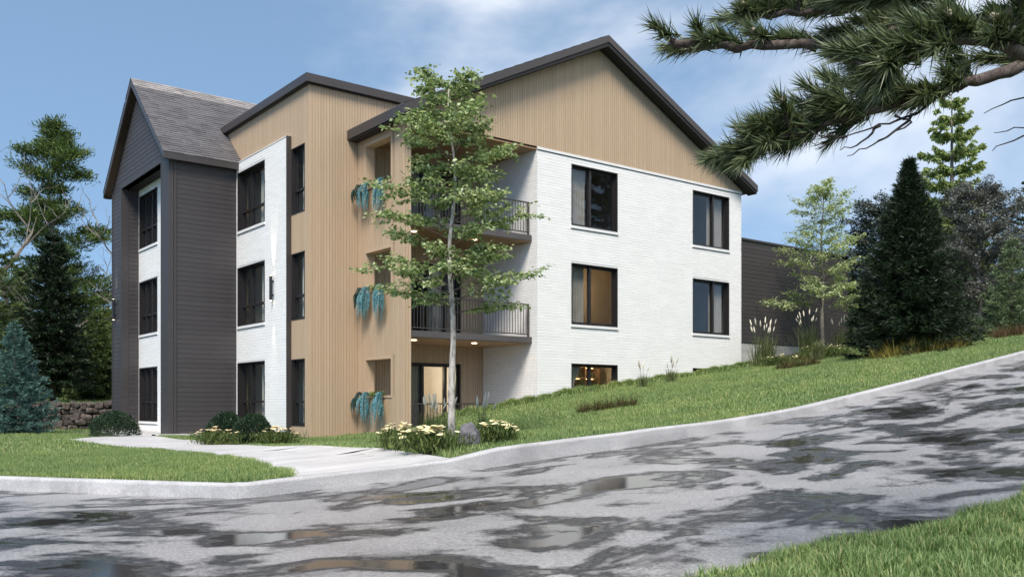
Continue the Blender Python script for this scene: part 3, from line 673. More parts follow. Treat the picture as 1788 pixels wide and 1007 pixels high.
# --- main block: gable end over white brick (y = -2.7)
YM = -2.70; XR0, XR1 = 5.94, 15.31
wA = (7.26, 9.19); wB = (12.73, 14.63)
holes = [(wA[0], wA[1], 6.34, 8.19), (wB[0], wB[1], 6.34, 8.19), (wA[0], wA[1], 3.36, 5.21), (wB[0], wB[1], 3.36, 5.21), (wA[0], wA[1], 1.26, 2.18), (wB[0], wB[1], 1.26, 2.18)]
W4 = core('brick_wall', 'Y', YM, YM+0.25, XR0, XR1, -0.1, 8.46, holes, M['mortar'])
bricks('Y', YM, XR0-0.012, XR1, 0.2, 8.38, holes, W4, 8)
MB().box(XR0-0.02, XR1+0.02, YM-0.035, YM, 8.405, 8.475).build('coping', M['stone_trim'], W4, recalc=False)
MB().box(XR0, XR1, YM-0.006, YM, 8.383, 8.403).build('coping_shadow_strip', M['frame'], W4, recalc=False)  # solid black strip drawn as the coping's shadow on the brick
W5 = core('brick_wall', 'X', XR0, XR0+0.25, YM+0.251, 0.0, -0.1, 8.46, [], M['mortar']); bricks('X', XR0, YM+0.012, -0.02, 0.02, 8.40, [], W5, 9)
core('end_wall', 'X', XR1-0.25, XR1-0.002, YM+0.251, 8.0, 0, 8.46, [], M['brick'])
cf = {0: (0.03, 0.42, 0), 1: (0.56, 0.97, 0), 2: (0.03, 0.38, 0), 3: (0.58, 0.97, 0), 4: (0.04, 0.34, 0.55), 5: (0.1, 0.3, 0)}
for k, (a0, a1, z0, z1) in enumerate(holes): window('Y', YM, a0, a1, z0, z1, v=((0.43,) if k % 2 == 0 else (0.60,)), rec=0.11, bar=0.06, curt=(cf[k],), seed=k+50)
for f in FL:
    room(6.25, 10.6, YM+0.28, 1.6, f+0.1, f+2.75, M['room'], '-Y'); room(10.8, 15.0, YM+0.28, 1.6, f+0.1, f+2.75, M['room'], '-Y')
XRG, ZRG, XEL, XER, ZE = 8.42, 12.22, 1.16, 15.70, 8.69
sl = (ZRG - ZE)/(XRG - XEL)
def under(x): return ZRG - abs(x - XRG)*sl - 0.33
gp = [(1.5, 8.482), (XR1, 8.482), (XR1, under(XR1)), (XRG, under(XRG)), (1.5, under(1.5))]
W6 = MB().prism(gp, YM, YM+0.2, lambda p_, a: (p_[0], a, p_[1])).build('gable_wall', M['wood_back'], BLD)
battens('Y', YM, 1.5, XR1, 8.484, lambda x: under(x) - 0.004, [], W6, 12)
pr = [(XRG, ZRG), (XEL, ZE), (XEL, ZE-0.25), (XRG, ZRG-0.205), (XER, ZE-0.22), (XER, ZE)]
r3 = MB().prism(pr, YM-0.43, 11.0, lambda p_, a: (p_[0], a, p_[1])).build('main_roof', M['fascia'], BLD)
pr = [(XRG, ZRG-0.20), (XEL+0.03, ZE-0.20), (XEL+0.03, ZE-0.30), (XRG, ZRG-0.335), (XER-0.03, ZE-0.30), (XER-0.03, ZE-0.19)]
MB().prism(pr, YM-0.405, YM-0.022, lambda p_, a: (p_[0], a, p_[1])).build('soffit', M['soffit'], r3)
MB().box(XEL+0.02, 1.5, YM-0.37, -0.05, 8.40, 8.425).build('eave_soffit', M['soffit'], r3, recalc=False)
# shingled top of the main roof
mb = MB(); rs = random.Random(9)
for sgn in (-1, 1):
    for i in range(20):
        t0 = i/20; t1 = (i+1.1)/20
        xa = (XEL if sgn < 0 else XER) + (XRG - (XEL if sgn < 0 else XER))*t0; xb = (XEL if sgn < 0 else XER) + (XRG - (XEL if sgn < 0 else XER))*min(t1, 1)
        za = ZE + (ZRG-ZE)*t0; zb = ZE + (ZRG-ZE)*min(t1, 1)
        mb.add([(xa, YM-0.39, za+0.02), (xb, YM-0.39, zb+0.006), (xb, 10.9, zb+0.006), (xa, 10.9, za+0.02), (xa, YM-0.39, za+0.001), (xa, 10.9, za+0.001)], [(0, 1, 2, 3), (4, 0, 3, 5)])
mb.build('shingles', M['shingle'], r3, 'stuff')

# --- balcony stack between timber pier and brick
po = [(-1.90, -0.50, 7.02, 8.19), (-1.90, -0.50, 4.12, 5.19), (-1.90, -0.50, 1.18, 2.19)]
P1 = core('timber_pier', 'X', 1.50, 1.75, -2.50, -0.001, -0.1, 8.55, po, M['wood_back'])
ph = [(a-0.09, b+0.09, c-0.0, d+0.09) for a, b, c, d in po]
battens('X', 1.50, -2.50, -0.02, 0.0, 8.53, ph, P1, 14); battens('Y', -2.50, 1.482, 1.75, 0.0, 8.44, [], P1, 15)
for a, b, c, d in po:
    mb = MB(); e = 0.008; mb.box(1.478, 1.76, a-0.086, a+e, c-e, d+0.086).box(1.478, 1.76, b-e, b+0.086, c-e, d+0.086).box(1.4785, 1.759, a+e, b-e, d-e, d+0.086).box(1.47, 1.77, a-0.05, b+0.05, c-0.06, c+e)
    mb.build('opening_surround', M['wood'], P1, recalc=False)
for f, nm in ((3.0, 'balcony'), (6.0, 'balcony')):
    S = MB().box(1.755, 5.925, -2.46, -0.02, f-0.25, f-0.08).build(nm, M['slab'], BLD, recalc=False)
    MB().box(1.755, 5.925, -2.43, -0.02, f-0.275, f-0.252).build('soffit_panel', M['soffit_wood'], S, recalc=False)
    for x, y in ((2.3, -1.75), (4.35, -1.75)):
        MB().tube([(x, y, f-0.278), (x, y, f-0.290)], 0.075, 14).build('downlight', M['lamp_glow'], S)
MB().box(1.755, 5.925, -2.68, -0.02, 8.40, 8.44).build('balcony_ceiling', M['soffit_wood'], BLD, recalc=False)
pat = MB().box(1.755, 5.925, -2.55, -0.02, -0.1, 0.0).build('patio_slab', M['walk'], BLD, recalc=False)
bal = None
for z0, y in ((0.0, -2.44), (2.92, -2.40), (5.92, -2.40)):
    rl = MB().box(1.76, 5.86, y-0.022, y+0.022, z0+0.94, z0+0.975).box(1.76, 5.86, y-0.015, y+0.015, z0+0.07, z0+0.098)
    rl = rl.build('railing', M['rail'], BLD, recalc=False)
    if bal is None: bal = MB().box(-0.0075, 0.0075, -0.0075, 0.0075, 0.098, 0.94).mesh('baluster', recalc=False)
    k = 0; x = 1.80
    while x < 5.85:
        o = link('baluster', bal, M['rail'], rl); o.location = (x, y, z0); x += 0.1015
    for x in (1.79, 5.83): MB().box(x-0.02, x+0.02, y-0.02, y+0.02, z0, z0+0.938).build('post', M['rail'], rl, recalc=False)
for k, (a0, a1, z0, z1) in enumerate(doors):
    window('Y', 0.0, a0, a1, z0, z1, v=(0.38, 0.76), rec=0.08, sill=False, name='sliding_door', bar=0.075, curt=((0.04, 0.46, 0),) if k != 1 else ((0.52, 0.78, 0),), seed=k+70)
    room(2.05, 5.75, 0.22, 3.6, FL[k]+0.02, FL[k]+2.72, M['room_light'] if k == 0 else M['room'], '-Y')

# --- rear wing with charcoal siding on a concrete base
W7 = core('wing_wall', 'Y', 0.0, 0.3, 15.35, 26.3, 3.43, 7.6, [], M['siding_back']); planks('Y', 0.0, 15.36, 26.24, 3.45, 7.55, W7, exposure=0.165)
core('wing_base', 'Y', 0.02, 0.3, 15.35, 26.28, 1.5, 3.43, [], M['kerb'], W7)
MB().box(15.33, 26.35, -0.06, 5.0, 7.56, 7.64).build('wing_cap', M['fascia'], W7, recalc=False)
MB().box(26.0, 26.30, 0.301, 6.0, 2.5, 7.558).build('wing_return', M['siding'], W7, recalc=False)
MB().box(26.242, 26.31, -0.03, 0.02, 3.43, 7.55).build('corner_board', M['siding'], W7, recalc=False)

# ------------------------------------------------------------------ wall lamps
def wall_lamp(x, y, z, label, power):
    L = empty('wall_lamp', (x, y, z)); tag(L, label, 'wall lamp', 'up and down wall lamps')
    MB().tube([(-0.085, 0, -0.36), (-0.085, 0, 0.36)], 0.045, 12).build('lamp_tube', M['lamp_body'], L, smooth=False)
    for s in (-1, 1):
        MB().box(-0.06, 0, -0.02, 0.02, s*0.2-0.03, s*0.2+0.03).build('bracket', M['lamp_body'], L, recalc=False)
        MB().tube([(-0.085, 0, s*0.361), (-0.085, 0, s*0.366)], 0.032, 10).build('lens', M['lamp_glow'], L)
        ld = bpy.data.lights.new('beam', 'SPOT'); ld.energy = power; ld.spot_size = R(26); ld.spot_blend = 0.6; ld.color = (1, 0.88, 0.70); ld.shadow_soft_size = 0.02
        lo = bpy.data.objects.new('beam', ld); COL.objects.link(lo); lo.parent = L; lo.location = (-0.085, 0, s*0.375); lo.rotation_euler = (R(180) if s > 0 else 0, R(-4)*s if s < 0 else R(4), 0)
wall_lamp(-0.145, 2.08, 4.34, 'black tube wall lamp on the white brick panel', 110)
wall_lamp(XD-0.026, 10.85, 4.30, 'black tube wall lamp on the charcoal siding pier', 80)

# ------------------------------------------------------------------ things seen inside
sf = empty('bottle_shelf', (9.35, -0.9, 0.12)); tag(sf, 'lit walnut bottle shelf inside the low window', 'shelf')
mb = MB().box(-0.65, -0.61, -0.15, 0.15, 0, 2.3).box(0.61, 0.65, -0.15, 0.15, 0, 2.3).box(-0.02, 0.02, -0.15, 0.14, 0, 2.3).box(-0.65, 0.65, 0.15, 0.17, 0, 2.3); mb.build('carcass', M['shelf'], sf, recalc=False)
bm_ = MB().tube([(0,0,0),(0,0,0.13),(0,0,0.16),(0,0,0.22)], [0.03, 0.03, 0.011, 0.011], 8).mesh('bottle')
for k in range(6):
    z = 0.25 + k*0.36
    MB().box(-0.609, -0.022, -0.14, 0.148, z, z+0.025).build('board', M['shelf'], sf, recalc=False); MB().box(0.022, 0.609, -0.14, 0.148, z, z+0.025).build('board', M['shelf'], sf, recalc=False)
    MB().box(-0.6, 0.6, 0.125, 0.146, z-0.028, z-0.003).build('led_strip', M['led'], sf, recalc=False)
    if k in (2, 3, 4):
        for j in range(9):
            o = link('bottle', bm_, M['bottle']); o.location = (9.35-0.54+j*0.13, -0.9+random.uniform(-0.06, 0.04), 0.12+z+0.026)
            tag(o, 'dark glass bottle on the %s board of the lit shelf' % {2: 'lowest filled', 3: 'middle filled', 4: 'highest filled'}[k], 'bottle', 'bottles on the lit shelf')
def picture(x, y, z, w, h, label):
    o = MB().box(x-w/2-0.03, x+w/2+0.03, y-0.03, y-0.005, z-0.03, z+h+0.03).build('wall_picture', M['frame'], None, recalc=False); tag(o, label, 'picture')
    MB().box(x-w/2, x+w/2, y-0.036, y-0.031, z, z+h).build('canvas', M['canvas'], o, recalc=False)
picture(15.9-1.8, 1.59, 3.95, 0.9, 1.2, 'framed pale picture on a wall behind the middle floor window')
picture(9.1, 1.59, 3.9, 0.8, 1.1, 'framed picture beside the lit floor lamp')
fl = empty('floor_lamp', (9.55, 0.7, 3.12)); tag(fl, 'warm lit floor lamp inside the middle floor window', 'lamp')
MB().tube([(0, 0, -0.02), (0, 0, 0.02), (0, 0, 0.03), (0, 0, 1.25)], [0.13, 0.13, 0.012, 0.012], 12).build('stand', M['lamp_body'], fl)
MB().tube([(0, 0, 1.15), (0, 0, 1.45)], [0.20, 0.14], 16).build('lamp_shade', M['shade'], fl, smooth=False)
def bulb(x, y, z, e, c=(1, 0.72, 0.42), parent=None):
    ld = bpy.data.lights.new('bulb', 'POINT'); ld.energy = e; ld.color = c; ld.shadow_soft_size = 0.08; lo = bpy.data.objects.new('bulb', ld); COL.objects.link(lo); lo.location = (x, y, z)
    if parent: lo.parent = parent
bulb(0, 0, 1.6, 16, parent=fl); bulb(0, -0.5, 2.2, 25, parent=sf)
dl = empty('pendant_lamp', (4.2, 1.8, 2.72)); tag(dl, 'warm pendant lamp inside the ground floor sliding door', 'lamp')
MB().tube([(0, 0, -0.5), (0, 0, 0)], 0.008, 6).build('cord', M['lamp_body'], dl); MB().tube([(0, 0, -0.72), (0, 0, -0.5)], [0.16, 0.06], 14).build('lamp_shade', M['shade'], dl)
bulb(0, 0, -0.85, 70, (1, 0.83, 0.6), dl)

# ------------------------------------------------------------------ plants
def tree_root(name, px, d, label, cat='tree', group=None, dz_=0.0, xy=None):
    x, y = xy or spot(px, d); z = float(lawn_z(x, y)) + dz_
    o = empty(name, (x, y, z)); tag(o, label, cat, group); return o
def broadleaf(root, H, trunk_r, clear, Rc, n_prim, leaf, m, barkm, seed, per_twig=9, prof=None, flat=0.35, elev=(20, 62), twigs=7, lw=0.62, droop=0.25, wob=0.04, trunk_seg=14, limb=None, lr=0.36):
    r = np.random.default_rng(seed); rr = random.Random(seed)
    prof = prof or (lambda t: math.sin(math.pi*min(1, 0.18 + 0.82*t)**0.75)**0.8)
    axis = [Vector((wob*H*0.25*math.sin(k*1.1+seed)*k/trunk_seg, wob*H*0.25*math.cos(k*0.9+seed*2)*k/trunk_seg, -0.1 + (H*0.96+0.1)*k/trunk_seg)) for k in range(trunk_seg+1)]
    MB().tube(axis, [trunk_r*(1.25 if k == 0 else 1)*(1 - 0.93*k/trunk_seg)+0.006 for k in range(trunk_seg+1)], 9).build('trunk', barkm, root, smooth=True)
    def ax(h):
        f = max(0, min(trunk_seg-1e-3, (h+0.1)/(H*0.96+0.1)*trunk_seg)); i = int(f); return axis[i].lerp(axis[i+1], f-i)
    limbs = MB(); C = []; D = []
    for i in range(n_prim):
        t = (i + rr.uniform(0.2, 0.8))/n_prim; h = clear + (H*0.97 - clear)*t; L = Rc*prof(t)*rr.uniform(0.72, 1.12); az = i*2.39996 + rr.uniform(-0.4, 0.4)
        e = R(elev[0] + (elev[1]-elev[0])*t + rr.uniform(-8, 8)); p = ax(h); P = [p]; k = 5
        for j in range(k):
            ee = e*(1 - 0.75*j/k); a2 = az + rr.uniform(-0.18, 0.18)
            p = p + Vector((math.cos(a2)*math.cos(ee), math.sin(a2)*math.cos(ee), math.sin(ee)))*(L/k); P.append(p)
        r0 = trunk_r*lr*(1-0.75*t); limbs.tube(P, [max(0.004, r0*(1-j/(k+0.5))) for j in range(k+1)], 5)
        for q in range(twigs):
            s = 0.28 + 0.72*(q+rr.random())/twigs; f = min(s*k, k-1e-3); b = P[int(f)].lerp(P[int(f)+1], f-int(f))
            a3 = az + rr.choice((-1, 1))*rr.uniform(0.3, 1.25); tl = L*rr.uniform(0.22, 0.45)*(1.15-0.5*s) + leaf*0.8; e3 = R(rr.uniform(-8, 24))
            dv = Vector((math.cos(a3)*math.cos(e3), math.sin(a3)*math.cos(e3), math.sin(e3))); end = b + dv*tl
            limbs.tube([b, b.lerp(end, 0.5)+Vector((0, 0, 0.02)), end], [0.0065*max(1, H/7), 0.0045, 0.002], 3)
            m_ = max(2, int(per_twig*tl/0.6*rr.uniform(0.6, 1.4)))
            base = np.array(b)[None] + np.array(dv)[None]*tl*r.uniform(0.2, 1.08, (m_, 1)) + r.normal(0, 1, (m_, 3))*np.array([leaf, leaf, leaf*flat])*0.85
            C.append(base); D.append(np.array(dv)[None]*0.6 + r.normal(0, 0.55, (m_, 3))*np.array([1, 1, 0.5]) - np.array([0, 0, droop]))
    limbs.build('limbs', limb or barkm, root, recalc=False)
    C = np.concatenate(C); D = np.concatenate(D); n = len(C); N = r.normal(0, 0.45, (n, 3)) + np.array([0, 0, 1.0]); L = leaf*r.uniform(0.6, 1.3, n)
    link('crown', leaves_mesh('crown', C, D, N, L, L*lw), m, root); return root
def conifer(root, H, Rb, m, barkm, seed, whorls=26, per=8, pts=9, clear=0.03, p=0.85, up=(-14, 30), twig=0.22, spikes=5, width=0.035, trunk_r=None, curl=0.25, hang=0.1, gap=0.0, rough=0.25, top=0.96):
    r = np.random.default_rng(seed); rr = random.Random(seed); trunk_r = trunk_r or H*0.016
    MB().tube([(0, 0, -0.15), (0, 0, H*0.5), (0, 0, H)], [trunk_r*1.1, trunk_r*0.6, 0.008], 8).build('trunk', barkm, root, smooth=True)
    limbs = MB(); C = []; D = []; Ls = []
    for w in range(whorls):
        t = (w + rr.uniform(-0.3, 0.3)*(1-gap))/whorls; t = max(0, min(top, t)); h = H*(clear + (1-clear)*t); Lw = Rb*max(0.03, (1-t))**p
        nb = max(4, int(per*(0.55+0.45*(1-t))))
        for b in range(nb):
            az = 2*math.pi*(b + rr.random()*0.8)/nb + w*1.3; L = Lw*rr.uniform(1-rough*1.3, 1+rough*0.45); e0 = R(up[0] + (up[1]-up[0])*t + rr.uniform(-6, 6)); k = 4
            P = [Vector((0, 0, h))]
            for j in range(k):
                e = e0 + curl*(j/k)*1.2; P.append(P[-1] + Vector((math.cos(az)*math.cos(e), math.sin(az)*math.cos(e), math.sin(e)))*(L/k))
            limbs.tube(P, [max(0.003, trunk_r*0.22*(1-t)*(1-j/(k+0.3))) for j in range(k+1)], 4)
            npt = max(3, int(pts*L/Rb) + 2); tdir = np.array((P[-1]-P[0]).normalized()); side = np.array([-math.sin(az), math.cos(az), 0])
            s = np.sort(r.uniform(0.12, 1.0, npt)); f = np.minimum(s*k, k-1e-3); ii = f.astype(int); A = np.array([tuple(q) for q in P]); base = A[ii] + (A[ii+1]-A[ii])*(f-ii)[:, None]
            for sg in (-1, 1, 0):
                tl = twig*(1.2 - 0.55*s)*r.uniform(0.7, 1.25, npt)*(0.55 + 0.45*min(1, L/Rb*1.4))
                ang = 0.85 if sg else 0.0
                dv = unit(tdir[None]*math.cos(ang) + side[None]*sg*math.sin(ang) + r.normal(0, 0.16, (npt, 3)) + np.array([0, 0, -hang*1.0]))
                u = r.uniform(0, 0.85, (npt, spikes, 1)); c = base[:, None, :] + dv[:, None, :]*tl[:, None, None]*u
                d = dv[:, None, :] + r.normal(0, 0.42, (npt, spikes, 3)); C.append(c.reshape(-1, 3)); D.append(d.reshape(-1, 3)); Ls.append(np.repeat(tl*0.62, spikes))
    limbs.build('limbs', barkm, root, recalc=False)
    C.append(np.stack([np.zeros(40), np.zeros(40), H*r.uniform(0.9, 1.0, 40)], 1)); D.append(r.normal(0, 0.5, (40, 3)) + np.array([0, 0, 0.9])); Ls.append(np.full(40, twig*0.6))
    C = np.concatenate(C); D = np.concatenate(D); Ls = np.concatenate(Ls)
    link('crown', leaves_mesh('crown', C, D, r.normal(0, 1, (len(C), 3)), Ls*r.uniform(0.7, 1.3, len(C)), width, 0.1, 0.4), m, root); return root

# --- trees in front of and beside the building
t = tree_root('maple_tree', 789, 16.4, 'slender young maple with pale trunk on the lawn before the balconies')
broadleaf(t, 6.5, 0.064, 2.2, 1.55, 54, 0.080, M['maple_leaf'], M['bark_pale'], 3, per_twig=50, twigs=11, flat=0.30, elev=(10, 55), prof=lambda t: 0.95*(1-t)**0.30*(0.80+0.2*math.sin(t*22)) + 0.06, lw=0.70, limb=M['bark'], lr=0.26)
t = tree_root('ornamental_tree', 1436, 36.5, 'slim pale green young tree before the charcoal rear wing')
broadleaf(t, 6.9, 0.085, 1.5, 2.0, 56, 0.10, M['pale_leaf'], M['bark_grey'], 8, per_twig=34, twigs=10, flat=0.6, elev=(18, 60), prof=lambda t: 1.0*(1-t)**0.42*(0.75+0.25*math.sin(t*17+1)) + 0.08, limb=M['bark'], lr=0.26)
t = tree_root('fir_tree', 1588, 27.0, 'dense dark cone shaped fir standing on the upper lawn')
conifer(t, 5.7, 1.95, M['needle_dark'], M['bark'], 21, whorls=44, per=14, pts=14, p=0.86, rough=0.12, up=(-8, 50), twig=0.32, spikes=8, width=0.023, clear=0.02, curl=0.35)
t = tree_root('spruce_tree', 1662, 45, 'tall narrow lime green spruce with drooping tiered boughs')
conifer(t, 12.4, 3.0, M['needle_lime'], M['bark_grey'], 33, whorls=15, per=11, pts=30, p=0.55, up=(-26, -4), twig=0.42, spikes=9, width=0.085, gap=0.85, curl=0.75, hang=0.9, rough=0.3)
t = tree_root('leafy_tree', 1710, 41, 'broad grey leaved tree behind the dark fir')
broadleaf(t, 6.5, 0.14, 0.3, 2.3, 70, 0.10, M['grey_leaf'], M['bark_grey'], 41, per_twig=60, twigs=13, flat=0.9, elev=(15, 70), prof=lambda t: math.sin(math.pi*(0.15+0.8*t))**0.55)
t = tree_root('leafy_tree', 1545, 42, 'dusky sage green tree between pale young tree and dark fir')
broadleaf(t, 6.3, 0.14, 0.3, 2.2, 66, 0.11, M['sage_leaf'], M['bark_grey'], 43, per_twig=56, twigs=13, flat=0.9, elev=(15, 70), prof=lambda t: math.sin(math.pi*(0.15+0.8*t))**0.6)
t = tree_root('leafy_tree', 1632, 46, 'dark green bushy tree hidden behind the fir')
broadleaf(t, 6.6, 0.15, 0.3, 2.4, 60, 0.13, M['sage_leaf'], M['bark_grey'], 45, per_twig=44, twigs=12, flat=0.9, elev=(15, 70), prof=lambda t: math.sin(math.pi*(0.15+0.8*t))**0.6)
t = tree_root('spruce_tree', 1768, 33.5, 'small mid green spruce at the edge of the upper lawn')
conifer(t, 3.5, 1.35, M['needle_soft'], M['bark'], 51, whorls=20, per=9, pts=10, p=0.8, up=(-4, 30), twig=0.26, spikes=6, width=0.028, curl=0.4)
for k, (px, d, H, Rr, mm, lab) in enumerate([(1795, 44, 7.5, 2.3, 'needle_mid', 'mid green spruce behind the small lawn spruce'), (1850, 52, 9, 2.6, 'needle_green', 'tall green spruce at the far right of the hill'), (1720, 52, 8.4, 2.4, 'needle_mid', 'dark spruce behind the broad grey tree'), (1500, 55, 6.5, 2.2, 'needle_mid', 'far spruce behind the end of the charcoal wing')]):
    conifer(tree_root('spruce_tree', px, d, lab), H, Rr, M[mm], M['bark'], 60+k, whorls=22, per=9, pts=10, p=0.8, up=(-8, 28), twig=0.36, spikes=5, width=0.055)

# --- trees to the left
t = tree_root('blue_spruce', 26, 30.0, 'small blue green spruce before the stone wall')
conifer(t, 3.6, 1.45, M['needle_blue'], M['bark'], 71, whorls=22, per=10, pts=12, p=0.82, up=(-6, 30), twig=0.26, spikes=7, width=0.024, curl=0.45)
t = tree_root('fir_tree', 92, 40, 'dense dark fir on the raised ground behind the stone wall')
conifer(t, 7.3, 1.75, M['needle_dark'], M['bark'], 73, whorls=34, per=11, pts=11, p=0.6, up=(-8, 30), twig=0.36, spikes=6, width=0.045, clear=0.12)
t = tree_root('pine_tree', 92, 50, 'tall bushy pine with bare lower stem rising over the dark fir')
broadleaf(t, 15.0, 0.20, 4.0, 4.0, 50, 0.28, M['needle_tall'], M['bark_grey'], 75, per_twig=80, twigs=8, flat=0.5, elev=(5, 60), lw=0.22, prof=lambda t: 0.95*(1-t)**0.7*(0.6+0.4*math.sin(t*19)) + 0.12, droop=-0.3, wob=0.10)
t = tree_root('bare_tree', 172, 47, 'leafless spreading tree beside the charcoal gable')
def bare(root, H, seed, n=16):
    rr = random.Random(seed); mb = MB()
    def grow(p, d, L, r_, lev):
        P = [p]; rad = [r_]
        for k in range(4):
            d = (d + Vector((rr.uniform(-.28, .28), rr.uniform(-.28, .28), rr.uniform(-.10, .22)))).normalized(); p = p + d*(L/4); P.append(p); rad.append(r_*(1-0.17*(k+1)))
        mb.tube(P, rad, 5 if lev < 2 else 3)
        if lev < 4:
            for k in range(rr.randint(3, 4)):
                q = P[rr.randint(1, 4)]; a = rr.uniform(0, 6.28); nd = (d*0.6 + Vector((math.cos(a), math.sin(a), rr.uniform(-0.1, 0.5)))*0.75).normalized(); grow(q, nd, L*rr.uniform(0.5, 0.75), r_*0.5, lev+1)
    grow(Vector((0, 0, -0.1)), Vector((0.05, 0, 1)), H*0.5, H*0.019, 0); mb.build('limbs', M['bark_grey'], root, recalc=False)
bare(t, 13.5, 77)
bare(tree_root('bare_tree', 60, 46, 'leafless tree with pale stem beside the tall pine'), 12.5, 79)
lefts = [(-8, 43, 9.0, 2.3, 'needle_green', 'light green spruce left of the tall pine'), (40, 46, 6.6, 1.7, 'needle_mid', 'mid green spruce between blue spruce and dark fir'), (168, 44, 4.2, 1.3, 'needle_green', 'slim green spruce beside the charcoal gable'), (190, 50, 4.6, 1.4, 'needle_lime', 'pale spruce peeping past the charcoal gable'),
         (132, 48, 5.4, 1.9, 'needle_mid', 'spruce behind the dark fir'), (-45, 40, 6.5, 2.0, 'needle_green', 'spruce at the edge of the left lawn'), (20, 62, 9.5, 3.0, 'needle_mid', 'far spruce behind the light green spruce'), (100, 66, 7.0, 3.0, 'needle_mid', 'far spruce behind the tall pine'), (180, 68, 7.5, 3.0, 'needle_mid', 'far spruce behind the leafless tree'), (150, 60, 3.4, 2.3, 'needle_green', 'low far spruce behind slim green spruce'), (60, 58, 4.2, 2.3, 'needle_green', 'low far spruce behind the bare pale stem')]
for k, (px, d, H, Rr, mm, lab) in enumerate(lefts):
    conifer(tree_root('spruce_tree', px, d, lab), H, Rr, M[mm], M['bark'], 90+k, whorls=22, per=9, pts=10, p=0.75, up=(-12, 24), twig=0.40, spikes=5, width=0.06)
broadleaf(tree_root('leafy_tree', 158, 52, 'grey leaved tree seen between the firs and charcoal gable'), 7.0, 0.12, 1.0, 2.4, 40, 0.11, M['grey_leaf'], M['bark_grey'], 88, per_twig=16, twigs=8, flat=0.9, elev=(15, 70), prof=lambda t: math.sin(math.pi*(0.15+0.8*t))**0.6)

# --- clipped shrubs
def shrub(px, d, w, h, label, seed):
    root = tree_root('boxwood_shrub', px, d, label, 'shrub', 'clipped boxwood shrubs'); r = np.random.default_rng(seed); n = 9000
    az = r.uniform(0, 2*np.pi, n); tz = r.uniform(0, 1, n)**0.8; q = (1 - tz**3.2)**0.5*0.98 + 0.02; q = np.where(r.random(n) < 0.28, q*np.sqrt(r.random(n)), q*r.uniform(0.82, 1.0, n))
    lump = 1 + 0.13*np.sin(az*3+seed)*np.cos(tz*5) + 0.10*np.sin(az*5+tz*8+seed*2) + r.normal(0, 0.03, n); C = np.stack([q*np.cos(az)*w/2*lump, q*np.sin(az)*w/2*lump, np.maximum(0.02, tz*h*(1+0.06*np.sin(az*5+seed)))], 1)
    v = unit(np.stack([np.cos(az)*(1-tz*0.7), np.sin(az)*(1-tz*0.7), 0.2+tz*1.2], 1))
    link('foliage', leaves_mesh('foliage', C, v + r.normal(0, 0.5, (n, 3)) + np.array([0, 0, 0.4]), r.normal(0, 1, (n, 3)) + v, r.uniform(0.03, 0.06, n), r.uniform(0.018, 0.032, n)), M['box_leaf'], root)
    mb = MB()
    for k in range(7): a = k*0.9; mb.tube([(0.05*math.cos(a), 0.05*math.sin(a), -0.03), (w*0.25*math.cos(a), w*0.25*math.sin(a), h*0.7)], [0.012, 0.005], 5)
    mb.build('stems', M['bark'], root, recalc=False)
shrub(200, 27.0, 1.30, 0.68, 'clipped boxwood shrub by the brick entrance recess', 1)
shrub(396, 22.6, 0.95, 0.70, 'clipped boxwood shrub before the charcoal side wall', 2)
shrub(443, 21.8, 0.92, 0.68, 'clipped boxwood shrub before the white brick panel', 3)

# --- flower clumps
def dome(name, r_):
    mb = MB(); n = 7; mb.v.append((0, 0, r_*0.30))
    for k in range(n): a = 2*math.pi*k/n; q = r_*(0.85 + 0.3*((k*37) % 5)/5); mb.v.append((q*math.cos(a), q*math.sin(a), 0))
    mb.v.append((0, 0, -r_*0.35)); mb.f = [(0, 1+k, 1+(k+1) % n) for k in range(n)] + [(n+1, 1+(k+1) % n, 1+k) for k in range(n)]; return mb.mesh(name)
F_DOME = dome('flower_head', 0.05); G_DOME = dome('flower_head_small', 0.046)
def flowers(px, d, w, dpt, h, n, label, seed, peach=False):
    root = tree_root('flower_clump', px, d, label, 'flowers'); r = np.random.default_rng(seed)
    m = int(2200*w); C = np.stack([r.normal(0, w*0.27, m), r.normal(0, dpt*0.27, m), r.uniform(-0.02, h*0.55, m)], 1)
    D = np.stack([r.normal(0, 0.55, m), r.normal(0, 0.55, m), np.ones(m)], 1); f = link('foliage', leaves_mesh('foliage', C, D, r.normal(0, 1, (m, 3)), r.uniform(0.06, 0.17, m)*h/0.4, r.uniform(0.010, 0.022, m)), M['herb_leaf'], root)
    root.rotation_euler = (0, 0, math.atan2(RGT[1], RGT[0])); st = MB(); me = G_DOME if peach else F_DOME
    for k in range(n):
        x = float(np.clip(r.normal(0, w*0.27), -w*0.52, w*0.52)); y = float(np.clip(r.normal(0, dpt*0.27), -dpt/2, dpt/2)); z = h*float(r.uniform(0.72, 1.04))*(1-0.30*(x/(w*0.55))**2)
        o = link('flower_head', me, M['flower_peach'] if peach else M['flower'], root); s = float(r.uniform(0.65, 1.25)); o.scale = (s, s, s); o.location = (x, y, z); o.rotation_euler = (r.normal(0, 0.2), r.normal(0, 0.2), r.uniform(0, 6))
        st.tube([(x*0.75, y*0.75, 0), (x, y, z)], [0.004, 0.003], 3)
    st.build('stalks', M['herb_leaf'], root, recalc=False)
flowers(700, 13.6, 0.60, 0.5, 0.38, 32, 'cream flower clump left of the maple trunk', 1)
flowers(752, 12.7, 0.82, 0.55, 0.36, 48, 'wide cream flower clump in front of the maple', 2)
flowers(868, 13.4, 0.58, 0.5, 0.32, 28, 'cream flower clump right of the boulder', 3)
flowers(378, 20.8, 0.85, 0.5, 0.40, 30, 'peach flower clump before the charcoal side wall', 4, True)
flowers(484, 20.4, 0.85, 0.5, 0.40, 34, 'peach flower clump below the white brick panel', 5, True)
